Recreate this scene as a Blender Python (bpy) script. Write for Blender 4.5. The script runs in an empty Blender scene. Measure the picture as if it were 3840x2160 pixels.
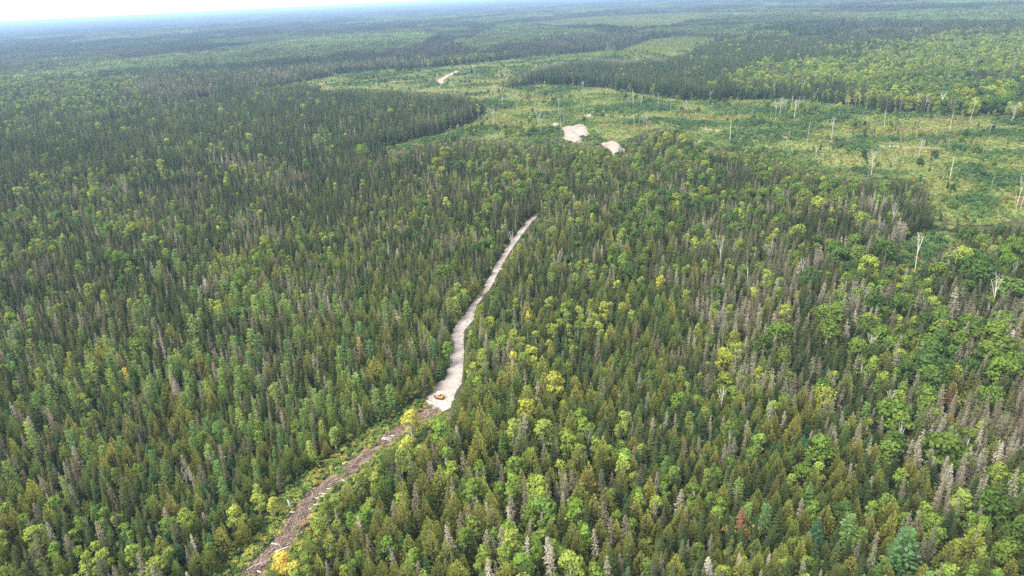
import bpy, math, random
import numpy as np
from mathutils import Matrix, Vector

random.seed(7)
rng = np.random.default_rng(11)
scene = bpy.context.scene
col = scene.collection

# ------------------------------------------------------------------ camera, sky, sun, exposure
CAM_H, PITCH, ROLL = 120.0, math.radians(23.1), math.radians(2.86)
SENS, LENS = 36.0, 24.0
cp, sp_ = math.cos(PITCH), math.sin(PITCH)
FWD = np.array([0, cp, -sp_]); R0 = np.array([1.0, 0, 0]); U0 = np.array([0, sp_, cp])
RGT = math.cos(ROLL) * R0 - math.sin(ROLL) * U0
UPV = math.sin(ROLL) * R0 + math.cos(ROLL) * U0
cam_d = bpy.data.cameras.new("camera"); cam = bpy.data.objects.new("camera", cam_d); col.objects.link(cam)
cam_d.sensor_width, cam_d.lens = SENS, LENS
cam_d.clip_start, cam_d.clip_end = 1.0, 90000.0
cam.matrix_world = Matrix(((RGT[0], UPV[0], -FWD[0], 0), (RGT[1], UPV[1], -FWD[1], 0),
                           (RGT[2], UPV[2], -FWD[2], CAM_H), (0, 0, 0, 1)))
scene.camera = cam

SUN_EL, SUN_AZ = math.radians(54), math.radians(-115)     # azimuth from +Y towards +X: sun behind the left shoulder
world = bpy.data.worlds.new("World"); scene.world = world; world.use_nodes = True
wn = world.node_tree; wn.nodes.clear()
sky = wn.nodes.new("ShaderNodeTexSky"); sky.sky_type = 'NISHITA'; sky.sun_disc = False
sky.sun_elevation = SUN_EL; sky.sun_rotation = SUN_AZ
sky.air_density = 1.0; sky.dust_density = 1.0; sky.ozone_density = 1.0
hsv = wn.nodes.new("ShaderNodeHueSaturation"); hsv.inputs['Saturation'].default_value = 0.15
bg = wn.nodes.new("ShaderNodeBackground"); bg.inputs['Strength'].default_value = 0.13
wo = wn.nodes.new("ShaderNodeOutputWorld")
wn.links.new(sky.outputs[0], hsv.inputs['Color']); wn.links.new(hsv.outputs[0], bg.inputs[0]); wn.links.new(bg.outputs[0], wo.inputs[0])

sun_d = bpy.data.lights.new("sun", 'SUN'); sun_d.energy = 1.4; sun_d.angle = math.radians(35); sun_d.color = (1, 0.95, 0.87)
sun = bpy.data.objects.new("sun", sun_d); col.objects.link(sun)
sdir = Vector((math.sin(SUN_AZ) * math.cos(SUN_EL), math.cos(SUN_AZ) * math.cos(SUN_EL), math.sin(SUN_EL)))
sun.rotation_euler = sdir.to_track_quat('Z', 'Y').to_euler(); sun.location = (0, -40, 200)

scene.view_settings.view_transform = 'Standard'; scene.view_settings.look = 'None'
scene.view_settings.gamma = 1.0; scene.view_settings.use_curve_mapping = False
scene.view_settings.exposure = 2.05
scene.render.engine = 'CYCLES'
cy = scene.cycles
cy.max_bounces = 5; cy.diffuse_bounces = 3; cy.glossy_bounces = 1; cy.transmission_bounces = 2; cy.volume_bounces = 0
cy.transparent_max_bounces = 4; cy.use_denoising = False; cy.sample_clamp_direct = 4.0; cy.sample_clamp_indirect = 1.5; scene.render.filter_size = 1.2; cy.use_adaptive_sampling = False
cy.caustics_reflective = cy.caustics_refractive = False

# ------------------------------------------------------------------ projection between the survey frame (2576 x 1449) and the ground
W_, H_ = 2576.0, 1449.0
FPX = LENS / SENS * W_

def proj(x, y, z):
    x = np.asarray(x, float); y = np.asarray(y, float); z = np.asarray(z, float) - CAM_H
    d = x * FWD[0] + y * FWD[1] + z * FWD[2]
    u = (x * RGT[0] + y * RGT[1] + z * RGT[2]) / d
    v = (x * UPV[0] + y * UPV[1] + z * UPV[2]) / d
    return W_ / 2 + u * FPX, H_ / 2 - v * FPX

def ground(px, py, z=0.0):
    px = np.asarray(px, float); py = np.asarray(py, float)
    u = (px - W_ / 2) / FPX; v = -(py - H_ / 2) / FPX
    d = FWD[:, None] + RGT[:, None] * np.atleast_1d(u) + UPV[:, None] * np.atleast_1d(v)
    t = (z - CAM_H) / np.minimum(d[2], -1e-4)
    return d[0] * t, d[1] * t

def G1(px, py, z=0.0):
    a, b = ground(px, py, z); return float(a[0]), float(b[0])

def inside(poly, x, y):
    p = np.asarray(poly, float); r = np.zeros(np.shape(x), bool); n = len(p)
    x0, y0 = p[:, 0].min(), p[:, 1].min(); x1, y1 = p[:, 0].max(), p[:, 1].max()
    box = (x >= x0) & (x <= x1) & (y >= y0) & (y <= y1)
    xs, ys = x[box], y[box]; rr = np.zeros(xs.shape, bool); j = n - 1
    for i in range(n):
        a, b = p[i], p[j]
        if a[1] != b[1]:
            rr ^= ((a[1] > ys) != (b[1] > ys)) & (xs < (b[0] - a[0]) * (ys - a[1]) / (b[1] - a[1]) + a[0])
        j = i
    r[box] = rr
    return r

def vnoise(x, y, s, seed=0):
    """smooth value noise, 0..1"""
    x = np.asarray(x) / s; y = np.asarray(y) / s
    xi = np.floor(x).astype(np.int64); yi = np.floor(y).astype(np.int64); fx = x - xi; fy = y - yi
    fx = fx * fx * (3 - 2 * fx); fy = fy * fy * (3 - 2 * fy)
    def h(a, b):
        n = (a * 374761393 + b * 668265263 + seed * 974711) & 0x7fffffff
        n = ((n ^ (n >> 13)) * 1274126177) & 0x7fffffff
        n = n ^ (n >> 16)
        return (n & 0xffff) / 65535.0
    return (h(xi, yi) * (1 - fx) + h(xi + 1, yi) * fx) * (1 - fy) + (h(xi, yi + 1) * (1 - fx) + h(xi + 1, yi + 1) * fx) * fy

def lin(r, g, b, k=1.0):
    f = lambda c: ((c / 255) / 12.92 if c <= 10.3 else (((c / 255) + 0.055) / 1.055) ** 2.4)
    c = np.array([f(r), f(g), f(b)]); y = c @ np.array([.25, .65, .1])
    return np.clip(y + (c - y) * SAT, .004, 1) * k
SAT = 0.86

# ------------------------------------------------------------------ layout read off the place
full = lambda pts: [(x / 1.49068, y / 1.49068) for x, y in pts]
MAIN_CLEARING = [(760, 224), (859, 205), (960, 188), (1059, 173), (1150, 165), (1210, 158), (1360, 143), (1490, 134), (1545, 126), (1560, 148),
    (1425, 155), (1360, 168), (1300, 190), (1250, 214), (1290, 222), (1360, 212), (1510, 220), (1600, 235), (1720, 253), (1917, 248), (2050, 255),
    (2100, 262), (2217, 285), (2400, 288), (2620, 295), (2640, 560), (2540, 556), (2490, 566), (2400, 566), (2345, 545), (2334, 477), (2313, 454), (2213, 446),
    (2146, 458), (2050, 425), (1950, 404), (1900, 388), (1817, 378), (1750, 362), (1717, 328), (1658, 322), (1608, 336), (1575, 362), (1568, 386),
    (1512, 362), (1438, 366), (1400, 352), (1325, 366), (1240, 352), (1180, 350), (1100, 358), (1045, 368), (958, 390), (950, 378), (1040, 352), (1105, 340),
    (1140, 327), (1180, 314), (1205, 302), (1225, 277), (1215, 252), (1150, 236), (1050, 232), (990, 226), (880, 222), (800, 228)]
STRIP_GAP = [(265, 322), (277, 306), (367, 285), (500, 250), (633, 228), (767, 206), (859, 187), (1000, 172), (1000, 190), (859, 209), (780, 220), (640, 236), (510, 258), (370, 294), (285, 322)]
POCKET = [(2233, 619), (2263, 604), (2313, 585), (2379, 582), (2438, 599), (2396, 624), (2354, 630), (2354, 662), (2304, 679), (2263, 670), (2238, 649)]
FAR_CLEARINGS = [
    [(1282, 62), (1490, 43), (1717, 33), (1900, 32), (1920, 38), (1780, 46), (1700, 60), (1600, 74), (1480, 62)],
    [(1550, 130), (1640, 100), (1717, 93), (1830, 97), (1760, 110), (1740, 128), (1660, 150), (1560, 152)],
    [(2133, 75), (2330, 71), (2337, 80), (2140, 83)],
    [(1133, 112), (1148, 98), (1175, 97), (1172, 108), (1140, 117)],
    [(2560, 60), (2640, 58), (2640, 68), (2565, 68)]]
CLEARINGS = [MAIN_CLEARING, STRIP_GAP, POCKET] + FAR_CLEARINGS

ROAD_L = full([(1595, 1497), (1622, 1459), (1654, 1428), (1684, 1378), (1687, 1341), (1692, 1242), (1727, 1197), (1757, 1157), (1807, 1088), (1831, 1043), (1861, 988), (1901, 924), (1941, 869), (1975, 829), (2025, 790), (2070, 745)])
ROAD_R = full([(1690, 1530), (1705, 1480), (1730, 1440), (1738, 1386), (1740, 1320), (1740, 1242), (1777, 1197), (1790, 1142), (1838, 1083), (1860, 1040), (1884, 990), (1918, 935), (1955, 885), (1992, 834), (2038, 796), (2080, 750)])
ROAD_SEEN = ROAD_L[:-1] + ROAD_R[:-1][::-1]
ROAD_END = full([(1595, 1497), (1690, 1530), (1660, 1545), (1625, 1540), (1600, 1518)])
TRAIL = full([(1640, 1535), (1590, 1560), (1545, 1592), (1469, 1639), (1407, 1679), (1333, 1739), (1283, 1788), (1221, 1826), (1184, 1863), (1149, 1893), (1118, 1947), (1068, 2036), (994, 2101), (930, 2170), (850, 2260)])
PIT_A = [(1410, 322), (1420, 318), (1448, 314), (1468, 311), (1474, 322), (1480, 336), (1478, 345), (1462, 348), (1466, 355), (1448, 362), (1428, 355), (1412, 349), (1420, 340)]
PIT_A2 = [(1388, 312), (1400, 307), (1408, 318), (1398, 324)]
PIT_B = [(1510, 360), (1522, 356), (1545, 353), (1560, 366), (1572, 376), (1574, 386), (1556, 390), (1540, 400), (1528, 392), (1526, 376)]
PIT_C = [(1536, 398), (1548, 396), (1552, 420), (1548, 440), (1540, 430)]
TRACK_A = ([(1472, 279), (1490, 283), (1515, 289), (1560, 293), (1600, 300), (1655, 309), (1717, 320), (1817, 329), (1950, 343), (2050, 353), (2200, 367), (2400, 376), (2640, 380)], 2.2)
TRACK_A2 = ([(1474, 293), (1492, 287), (1512, 286)], 4.0)
TRACK_B = ([(1114, 212), (1106, 206), (1112, 199), (1125, 192), (1140, 185), (1150, 179)], 4.5)
TRACK_C = ([(1614, 97), (1640, 100), (1670, 104)], 4.0)

DARK_BLOCK = [(1305, 190), (1360, 168), (1425, 155), (1560, 148), (1720, 130), (1900, 105), (2100, 86), (2420, 82), (2317, 95), (2050, 140), (1990, 160), (1880, 170), (1850, 205), (1860, 235), (1930, 252), (1720, 254), (1600, 237), (1510, 222), (1360, 214)]
LEFT_BLOCK = [(-400, 420), (0, 350), (265, 300), (500, 255), (640, 232), (800, 225), (1000, 225), (1150, 232), (1235, 255), (1230, 285), (1140, 330), (1040, 355), (700, 400), (300, 440), (-400, 520)]
ASPEN_L = [(-400, 190), (0, 170), (133, 147), (333, 150), (500, 137), (667, 110), (859, 88), (1060, 80), (1090, 95), (1070, 112), (960, 138), (859, 142), (800, 153), (667, 160), (500, 170), (333, 180), (200, 193), (100, 200), (-400, 215)]
MIX_L = [(-400, 225), (0, 210), (200, 205), (367, 200), (367, 250), (150, 270), (0, 285), (-400, 320)]
FRINGE_L = [(367, 205), (550, 190), (700, 178), (859, 160), (1000, 145), (1120, 140), (1150, 160), (1059, 172), (859, 204), (640, 232), (367, 290)]
ASPEN_R = [(1850, 206), (1887, 170), (2017, 160), (2183, 146), (2283, 110), (2450, 93), (2700, 77), (2700, 165), (2420, 187), (2217, 213), (2050, 227), (1950, 222)]
MAPLE_R = [(2190, 225), (2217, 214), (2430, 230), (2700, 235), (2700, 300), (2230, 290)]
ASPEN_C = [(1142, 113), (1192, 100), (1252, 67), (1309, 63), (1490, 77), (1520, 92), (1358, 104), (1275, 118), (1208, 135)]
ASPEN_FR = [(1720, 62), (2000, 40), (2300, 30), (2700, 22), (2700, 52), (2300, 56), (2000, 58), (1850, 64), (1740, 70)]
SP = ['spruce', 'fir', 'cedar', 'larch', 'birch', 'maple', 'dead', 'bare']
def mix(**k): return np.array([k.get(s, 0.0) for s in SP])
ZONES = [
    (ASPEN_L, mix(birch=.8, maple=.1, spruce=.06, dead=.04)), (MIX_L, mix(birch=.25, maple=.12, spruce=.4, dead=.2, larch=.03)),
    (FRINGE_L, mix(spruce=.62, dead=.34, birch=.04)), (LEFT_BLOCK, mix(spruce=.82, fir=.05, larch=.05, dead=.06, birch=.02)),
    (DARK_BLOCK, mix(spruce=.92, fir=.03, birch=.02, dead=.03)), (ASPEN_R, mix(birch=.7, maple=.12, spruce=.12, dead=.05, bare=.01)),
    (MAPLE_R, mix(maple=.75, birch=.1, spruce=.1, dead=.05)), (ASPEN_C, mix(birch=.8, spruce=.2)), (ASPEN_FR, mix(birch=.55, spruce=.4, fir=.05))]
SEEDS = [  # x, y, radius, mixture of species around there
    (300, 60, 300, mix(spruce=.75, birch=.15, dead=.1)), (1200, 40, 300, mix(spruce=.8, birch=.17, dead=.03)), (2200, 60, 400, mix(spruce=.75, birch=.22, dead=.03)),
    (2400, 180, 120, mix(maple=.35, birch=.2, spruce=.3, dead=.13, bare=.02)),
    (200, 460, 200, mix(spruce=.78, dead=.08, birch=.06, fir=.04, larch=.04)), (700, 420, 200, mix(spruce=.8, dead=.1, birch=.05, fir=.05)),
    (150, 650, 200, mix(spruce=.68, dead=.13, maple=.07, birch=.05, cedar=.04, larch=.03)), (600, 560, 220, mix(spruce=.6, dead=.24, maple=.06, birch=.05, cedar=.05)),
    (1000, 550, 170, mix(spruce=.62, fir=.12, cedar=.12, dead=.06, birch=.05, maple=.03)), (1250, 440, 170, mix(spruce=.5, maple=.14, birch=.08, dead=.18, cedar=.1)),
    (1550, 450, 120, mix(spruce=.42, maple=.25, dead=.2, cedar=.08, birch=.05)), (1750, 440, 120, mix(maple=.42, spruce=.38, dead=.15, birch=.05)),
    (1500, 600, 170, mix(spruce=.3, fir=.18, cedar=.22, maple=.12, birch=.08, dead=.08, larch=.02)), (1850, 560, 150, mix(spruce=.42, dead=.24, maple=.22, cedar=.07, birch=.05)),
    (2200, 510, 130, mix(spruce=.48, dead=.4, maple=.08, birch=.04)), (2000, 650, 150, mix(spruce=.34, dead=.26, maple=.25, birch=.06, cedar=.08, bare=.01)),
    (2400, 720, 150, mix(spruce=.42, dead=.22, maple=.26, fir=.04, birch=.05, bare=.01)), (1850, 800, 150, mix(spruce=.45, dead=.24, cedar=.14, maple=.1, birch=.07)),
    (2300, 900, 170, mix(spruce=.36, dead=.24, maple=.26, cedar=.06, birch=.07, bare=.01)), (1350, 750, 130, mix(cedar=.5, spruce=.2, birch=.1, fir=.1, dead=.07, larch=.03)),
    (1600, 780, 140, mix(cedar=.34, spruce=.34, birch=.1, fir=.1, dead=.09, larch=.03)), (1400, 900, 150, mix(cedar=.48, spruce=.2, birch=.15, fir=.09, dead=.04, larch=.04)),
    (1700, 960, 160, mix(cedar=.36, spruce=.34, birch=.13, fir=.1, dead=.07)), (1020, 760, 110, mix(cedar=.4, spruce=.22, fir=.2, larch=.1, dead=.08)),
    (1040, 900, 100, mix(cedar=.55, larch=.12, fir=.15, dead=.1, spruce=.08)), (800, 740, 140, mix(spruce=.4, fir=.12, larch=.16, cedar=.18, dead=.14)),
    (520, 780, 140, mix(larch=.36, spruce=.36, fir=.06, dead=.14, cedar=.08)), (620, 900, 150, mix(larch=.4, fir=.2, spruce=.22, cedar=.12, dead=.06)),
    (850, 960, 130, mix(fir=.26, spruce=.25, cedar=.28, larch=.14, dead=.07)), (100, 800, 150, mix(spruce=.62, dead=.2, larch=.08, birch=.05, cedar=.05)),
    (150, 960, 150, mix(larch=.3, spruce=.26, fir=.16, cedar=.16, dead=.12)), (330, 1060, 170, mix(cedar=.58, fir=.14, larch=.12, spruce=.08, dead=.08)),
    (650, 1080, 150, mix(fir=.28, cedar=.28, spruce=.26, larch=.1, birch=.04, dead=.04)), (120, 1250, 170, mix(spruce=.24, fir=.1, cedar=.2, birch=.24, dead=.17, larch=.05)),
    (420, 1300, 170, mix(spruce=.26, fir=.14, cedar=.2, birch=.24, dead=.14, bare=.02)), (650, 1300, 140, mix(fir=.2, cedar=.26, birch=.22, spruce=.18, dead=.14)),
    (150, 1430, 150, mix(birch=.32, spruce=.24, fir=.1, cedar=.18, dead=.16)), (980, 1280, 130, mix(cedar=.38, birch=.3, spruce=.15, fir=.1, dead=.07)),
    (1150, 1150, 140, mix(cedar=.66, birch=.2, dead=.06, fir=.06, spruce=.02)), (1350, 1150, 150, mix(cedar=.66, birch=.16, dead=.1, spruce=.08)),
    (1200, 1380, 150, mix(cedar=.5, birch=.3, dead=.1, fir=.05, spruce=.05)), (1550, 1250, 150, mix(cedar=.58, birch=.2, dead=.1, spruce=.08, fir=.04)),
    (1800, 1150, 150, mix(spruce=.34, cedar=.34, birch=.12, fir=.12, dead=.08)), (1900, 1350, 170, mix(cedar=.32, spruce=.32, birch=.14, fir=.14, dead=.05, larch=.03)),
    (2150, 1100, 160, mix(spruce=.38, cedar=.14, maple=.15, fir=.12, dead=.17, birch=.04)), (2450, 1100, 150, mix(spruce=.3, dead=.24, maple=.27, cedar=.1, birch=.09)),
    (2250, 1300, 160, mix(spruce=.36, fir=.18, cedar=.17, larch=.06, birch=.1, dead=.08, maple=.05)), (2480, 1380, 150, mix(spruce=.34, birch=.2, cedar=.16, dead=.14, fir=.1, maple=.06))]

TALL = [(1350, 1230, 230, 1.38), (1100, 1180, 120, 1.3), (1000, 930, 120, 1.2), (560, 850, 200, 1.25), (330, 1050, 170, 1.15), (2350, 850, 200, 1.25), (2000, 620, 170, 1.15), (2400, 1080, 200, 1.15), (1800, 1180, 200, .95), (2200, 1350, 150, 1.1),
    (500, 1250, 250, .95), (700, 1150, 170, .95), (800, 560, 250, .95), (1600, 480, 200, 1.15), (1450, 700, 200, .95), (200, 600, 250, 1.0), (1700, 950, 150, .9), (200, 1400, 150, 1.0), (1288, 200, 500, 1.05)]
def stand_height(dx, dy):
    a = np.full(len(dx), .05); b = np.full(len(dx), .05)
    for x, y, r, f in TALL:
        k = np.exp(-((dx - x) ** 2 + (dy - y) ** 2) / (2 * (.7 * r) ** 2)); a += k * f; b += k
    return a / b

def size_far(x, y):
    t = np.clip((np.hypot(x, y) - 330) / 520, 0, 1); return 1.06 + .62 * t * t * (3 - 2 * t)

def species_weights(dx, dy):
    w = np.zeros((len(dx), len(SP))); tot = np.zeros(len(dx))
    for x, y, r, m in SEEDS:
        k = np.exp(-((dx - x) ** 2 + (dy - y) ** 2) / (2 * (0.75 * r) ** 2)) + 1e-9
        w += k[:, None] * m; tot += k
    w /= tot[:, None]
    q = np.clip((dy - 40) / 200, .15, 1)
    zx, zy = dx + ((vnoise(dx, dy * 3, 26, 71) - .5) * 60 + (vnoise(dx, dy * 3, 90, 72) - .5) * 80) * q, dy + ((vnoise(dx, dy * 3, 22, 73) - .5) * 18 + (vnoise(dx, dy * 3, 80, 74) - .5) * 22) * q
    for poly, m in ZONES:
        w[inside(poly, zx, zy)] = m
    return w

K = 0.95
TONES = {  # species -> list of (word, albedo, weight)
    'spruce': [('dark green', lin(70, 88, 46, K), 5), ('olive green', lin(92, 104, 52, K), 3), ('grey green', lin(98, 106, 74, K), 1.6)],
    'fir': [('blue green', lin(66, 104, 62, K), 2), ('fresh green', lin(86, 116, 52, K), 3)],
    'cedar': [('olive', lin(112, 122, 44, K), 4), ('yellowish', lin(130, 136, 48, K), 1.6), ('mossy green', lin(94, 116, 44, K), 3)],
    'larch': [('sea green', lin(88, 124, 68, K), 2), ('pale green', lin(108, 136, 64, K), 4), ('lime green', lin(130, 146, 58, K), 1.2)],
    'birch': [('bright green', lin(110, 140, 44, K), 4), ('light green', lin(134, 154, 54, K), 3), ('yellow green', lin(152, 162, 48, K), .8)],
    'maple': [('leaf green', lin(102, 130, 42, K), 4), ('deep green', lin(78, 108, 44, K), 3), ('sunlit lime', lin(136, 152, 42, K), 1.5)],  # the leaves' own colours, lime being the yellowest
    'dead': [('mauve brown', lin(114, 104, 86, K), 1.0), ('grey brown', lin(106, 99, 76, K), 4), ('grey', lin(126, 119, 96, K), 3), ('pale grey', lin(148, 139, 118, K), 1.0)],
    'bare': [('bleached', lin(204, 197, 182, .75), 3), ('pale grey', lin(178, 170, 154, .7), 3)],
    'shrub': [('light green', lin(126, 144, 60, K), 4), ('mid green', lin(98, 124, 54, K), 4), ('yellow green', lin(148, 152, 66, K), 2), ('dark green', lin(74, 104, 50, K), 2), ('rusty', lin(150, 126, 64, K), .7)],
}
EXTRA = {'golden': lin(184, 178, 54, K), 'orange gold': lin(216, 186, 56, 1.0), 'rust brown': lin(158, 116, 82, .85), 'tan': lin(172, 152, 92, K), 'yellow': lin(178, 180, 52, K)}

# ------------------------------------------------------------------ materials
def new_mat(name):
    m = bpy.data.materials.new(name); m.use_nodes = True; m.node_tree.nodes.clear(); return m, m.node_tree.nodes, m.node_tree.links

def tint_mat(name, translucent=0.4, fixed=None, lo=0.7, hi=1.35):
    """colour of the individual plant times the variation from clump to clump"""
    m, n, l = new_mat(name)
    out = n.new("ShaderNodeOutputMaterial")
    if fixed is None:
        a = n.new("ShaderNodeAttribute"); a.attribute_type = 'INSTANCER'; a.attribute_name = "tint"; src = a.outputs['Color']
    else:
        r = n.new("ShaderNodeRGB"); r.outputs[0].default_value = (*fixed, 1); src = r.outputs[0]
    v = n.new("ShaderNodeAttribute"); v.attribute_type = 'GEOMETRY'; v.attribute_name = "var"
    mr = n.new("ShaderNodeMapRange"); mr.inputs['To Min'].default_value = lo; mr.inputs['To Max'].default_value = hi
    l.new(v.outputs['Fac'], mr.inputs['Value'])
    hs = n.new("ShaderNodeHueSaturation"); l.new(src, hs.inputs['Color']); l.new(mr.outputs[0], hs.inputs['Value'])
    mh = n.new("ShaderNodeMapRange"); mh.inputs['To Min'].default_value = 0.496; mh.inputs['To Max'].default_value = 0.508
    l.new(v.outputs['Fac'], mh.inputs['Value']); l.new(mh.outputs[0], hs.inputs['Hue'])
    d = n.new("ShaderNodeBsdfDiffuse"); l.new(hs.outputs[0], d.inputs['Color'])
    if translucent:
        t = n.new("ShaderNodeBsdfTranslucent"); l.new(hs.outputs[0], t.inputs['Color'])
        mx = n.new("ShaderNodeMixShader"); mx.inputs[0].default_value = translucent
        l.new(d.outputs[0], mx.inputs[1]); l.new(t.outputs[0], mx.inputs[2]); l.new(mx.outputs[0], out.inputs['Surface'])
    else:
        l.new(d.outputs[0], out.inputs['Surface'])
    return m

M_LEAF = tint_mat("foliage")
M_DEADW = tint_mat("dead_wood", 0.0, lo=0.75, hi=1.25)
M_BARK = tint_mat("dark_bark", 0.0, fixed=(.105, .088, .07))
M_WHITE = tint_mat("white_bark", 0.0, fixed=(.46, .44, .40), lo=.85, hi=1.1)

def noise_mat(name, stops, scale, detail=6, rough=0.6, scale2=None, bump=0.0, bump_scale=None, gloss=0.95):
    m, n, l = new_mat(name)
    tc = n.new("ShaderNodeNewGeometry")
    nz = n.new("ShaderNodeTexNoise"); nz.inputs['Scale'].default_value = scale; nz.inputs['Detail'].default_value = detail; nz.inputs['Roughness'].default_value = rough
    l.new(tc.outputs['Position'], nz.inputs['Vector'])
    fac = nz.outputs['Fac']
    if scale2:
        n2 = n.new("ShaderNodeTexNoise"); n2.inputs['Scale'].default_value = scale2; n2.inputs['Detail'].default_value = 5
        l.new(tc.outputs['Position'], n2.inputs['Vector'])
        ad = n.new("ShaderNodeMath"); ad.operation = 'ADD'; l.new(fac, ad.inputs[0]); l.new(n2.outputs['Fac'], ad.inputs[1])
        hf = n.new("ShaderNodeMath"); hf.operation = 'MULTIPLY'; hf.inputs[1].default_value = 0.5; l.new(ad.outputs[0], hf.inputs[0]); fac = hf.outputs[0]
    cr = n.new("ShaderNodeValToRGB"); e = cr.color_ramp.elements
    while len(e) < len(stops): e.new(0.5)
    for k, (p, c) in enumerate(stops): e[k].position = p; e[k].color = (*c, 1)
    l.new(fac, cr.inputs[0])
    b = n.new("ShaderNodeBsdfPrincipled"); b.inputs['Roughness'].default_value = gloss; b.inputs['Specular IOR Level'].default_value = 0.2
    l.new(cr.outputs[0], b.inputs['Base Color'])
    if bump:
        bp = n.new("ShaderNodeBump"); bp.inputs['Strength'].default_value = bump; bp.inputs['Distance'].default_value = 0.3
        n3 = n.new("ShaderNodeTexNoise"); n3.inputs['Scale'].default_value = bump_scale or scale; n3.inputs['Detail'].default_value = 6
        l.new(tc.outputs['Position'], n3.inputs['Vector']); l.new(n3.outputs['Fac'], bp.inputs['Height']); l.new(bp.outputs[0], b.inputs['Normal'])
    o = n.new("ShaderNodeOutputMaterial"); l.new(b.outputs[0], o.inputs['Surface'])
    return m

def paint(name, c, rough=0.5, metal=0.0):
    m, n, l = new_mat(name)
    tc = n.new("ShaderNodeTexCoord"); nz = n.new("ShaderNodeTexNoise"); nz.inputs['Scale'].default_value = 3; nz.inputs['Detail'].default_value = 6
    l.new(tc.outputs['Object'], nz.inputs['Vector'])
    cr = n.new("ShaderNodeValToRGB"); e = cr.color_ramp.elements
    e[0].position = .3; e[0].color = (*[x * .72 for x in c], 1); e[1].position = .6; e[1].color = (*c, 1)
    l.new(nz.outputs['Fac'], cr.inputs[0])
    b = n.new("ShaderNodeBsdfPrincipled"); b.inputs['Roughness'].default_value = rough; b.inputs['Metallic'].default_value = metal
    l.new(cr.outputs[0], b.inputs['Base Color'])
    o = n.new("ShaderNodeOutputMaterial"); l.new(b.outputs[0], o.inputs['Surface']); return m

M_FLOOR = noise_mat("forest_floor", [(.3, (.03, .03, .016)), (.5, (.05, .052, .025)), (.7, (.085, .085, .04))], 0.25, scale2=0.02)
M_MEADOW = noise_mat("meadow", [(.34, lin(92, 112, 48, .6)), (.46, lin(124, 138, 60, .62)), (.56, lin(150, 148, 76, .6)), (.68, lin(168, 138, 78, .55))], 0.12, scale2=0.015, bump=.6, bump_scale=1.2)
M_GRAVEL = noise_mat("gravel", [(.3, (.33, .275, .235)), (.5, (.41, .355, .315)), (.7, (.47, .415, .375))], 0.9, scale2=5.0, bump=.4, bump_scale=4.0)
M_SAND = noise_mat("sand", [(.38, (.17, .125, .09)), (.47, (.28, .225, .18)), (.58, (.36, .305, .26))], 0.12, scale2=1.5, bump=.5, bump_scale=.8)
M_SOIL = noise_mat("slash_soil", [(.32, (.13, .075, .052)), (.46, (.22, .135, .095)), (.56, (.27, .20, .155)), (.68, (.15, .155, .06))], 0.35, scale2=2.5, bump=.8, bump_scale=2.0)
M_STICK = tint_mat("slash_wood", 0.0, fixed=(.28, .215, .17), lo=.35, hi=1.7)

# ------------------------------------------------------------------ mesh helpers
class Acc:
    def __init__(s): s.v = []; s.f = []; s.var = []; s.m = []
    def face(s, pts, var, m=0):
        i = len(s.v); s.v.extend(pts); s.f.append(tuple(range(i, i + len(pts)))); s.var.append(var); s.m.append(m)
    def tube(s, p, r, var=.5, m=0, n=5):
        """tapered tube along the points p with radii r"""
        p = [np.asarray(q, float) for q in p]; base = len(s.v)
        for k, q in enumerate(p):
            d = p[min(k + 1, len(p) - 1)] - p[max(k - 1, 0)]; d = d / (np.linalg.norm(d) + 1e-9)
            a = np.cross(d, [1, 0, 0] if abs(d[0]) < .8 else [0, 1, 0]); a /= np.linalg.norm(a); b = np.cross(d, a)
            for j in range(n):
                t = 2 * math.pi * j / n; s.v.append(tuple(q + r[k] * (a * math.cos(t) + b * math.sin(t))))
        for k in range(len(p) - 1):
            for j in range(n):
                a0 = base + k * n + j; a1 = base + k * n + (j + 1) % n
                s.f.append((a0, a1, a1 + n, a0 + n)); s.var.append(var); s.m.append(m)
        s.f.append(tuple(base + (len(p) - 1) * n + j for j in range(n))); s.var.append(var); s.m.append(m)
    def add(s, o, off=(0, 0, 0), sc=1.0):
        i = len(s.v); s.v.extend([(x * sc + off[0], y * sc + off[1], z * sc + off[2]) for x, y, z in o.v])
        s.f.extend([tuple(a + i for a in f) for f in o.f]); s.var.extend(o.var); s.m.extend(o.m)

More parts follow.
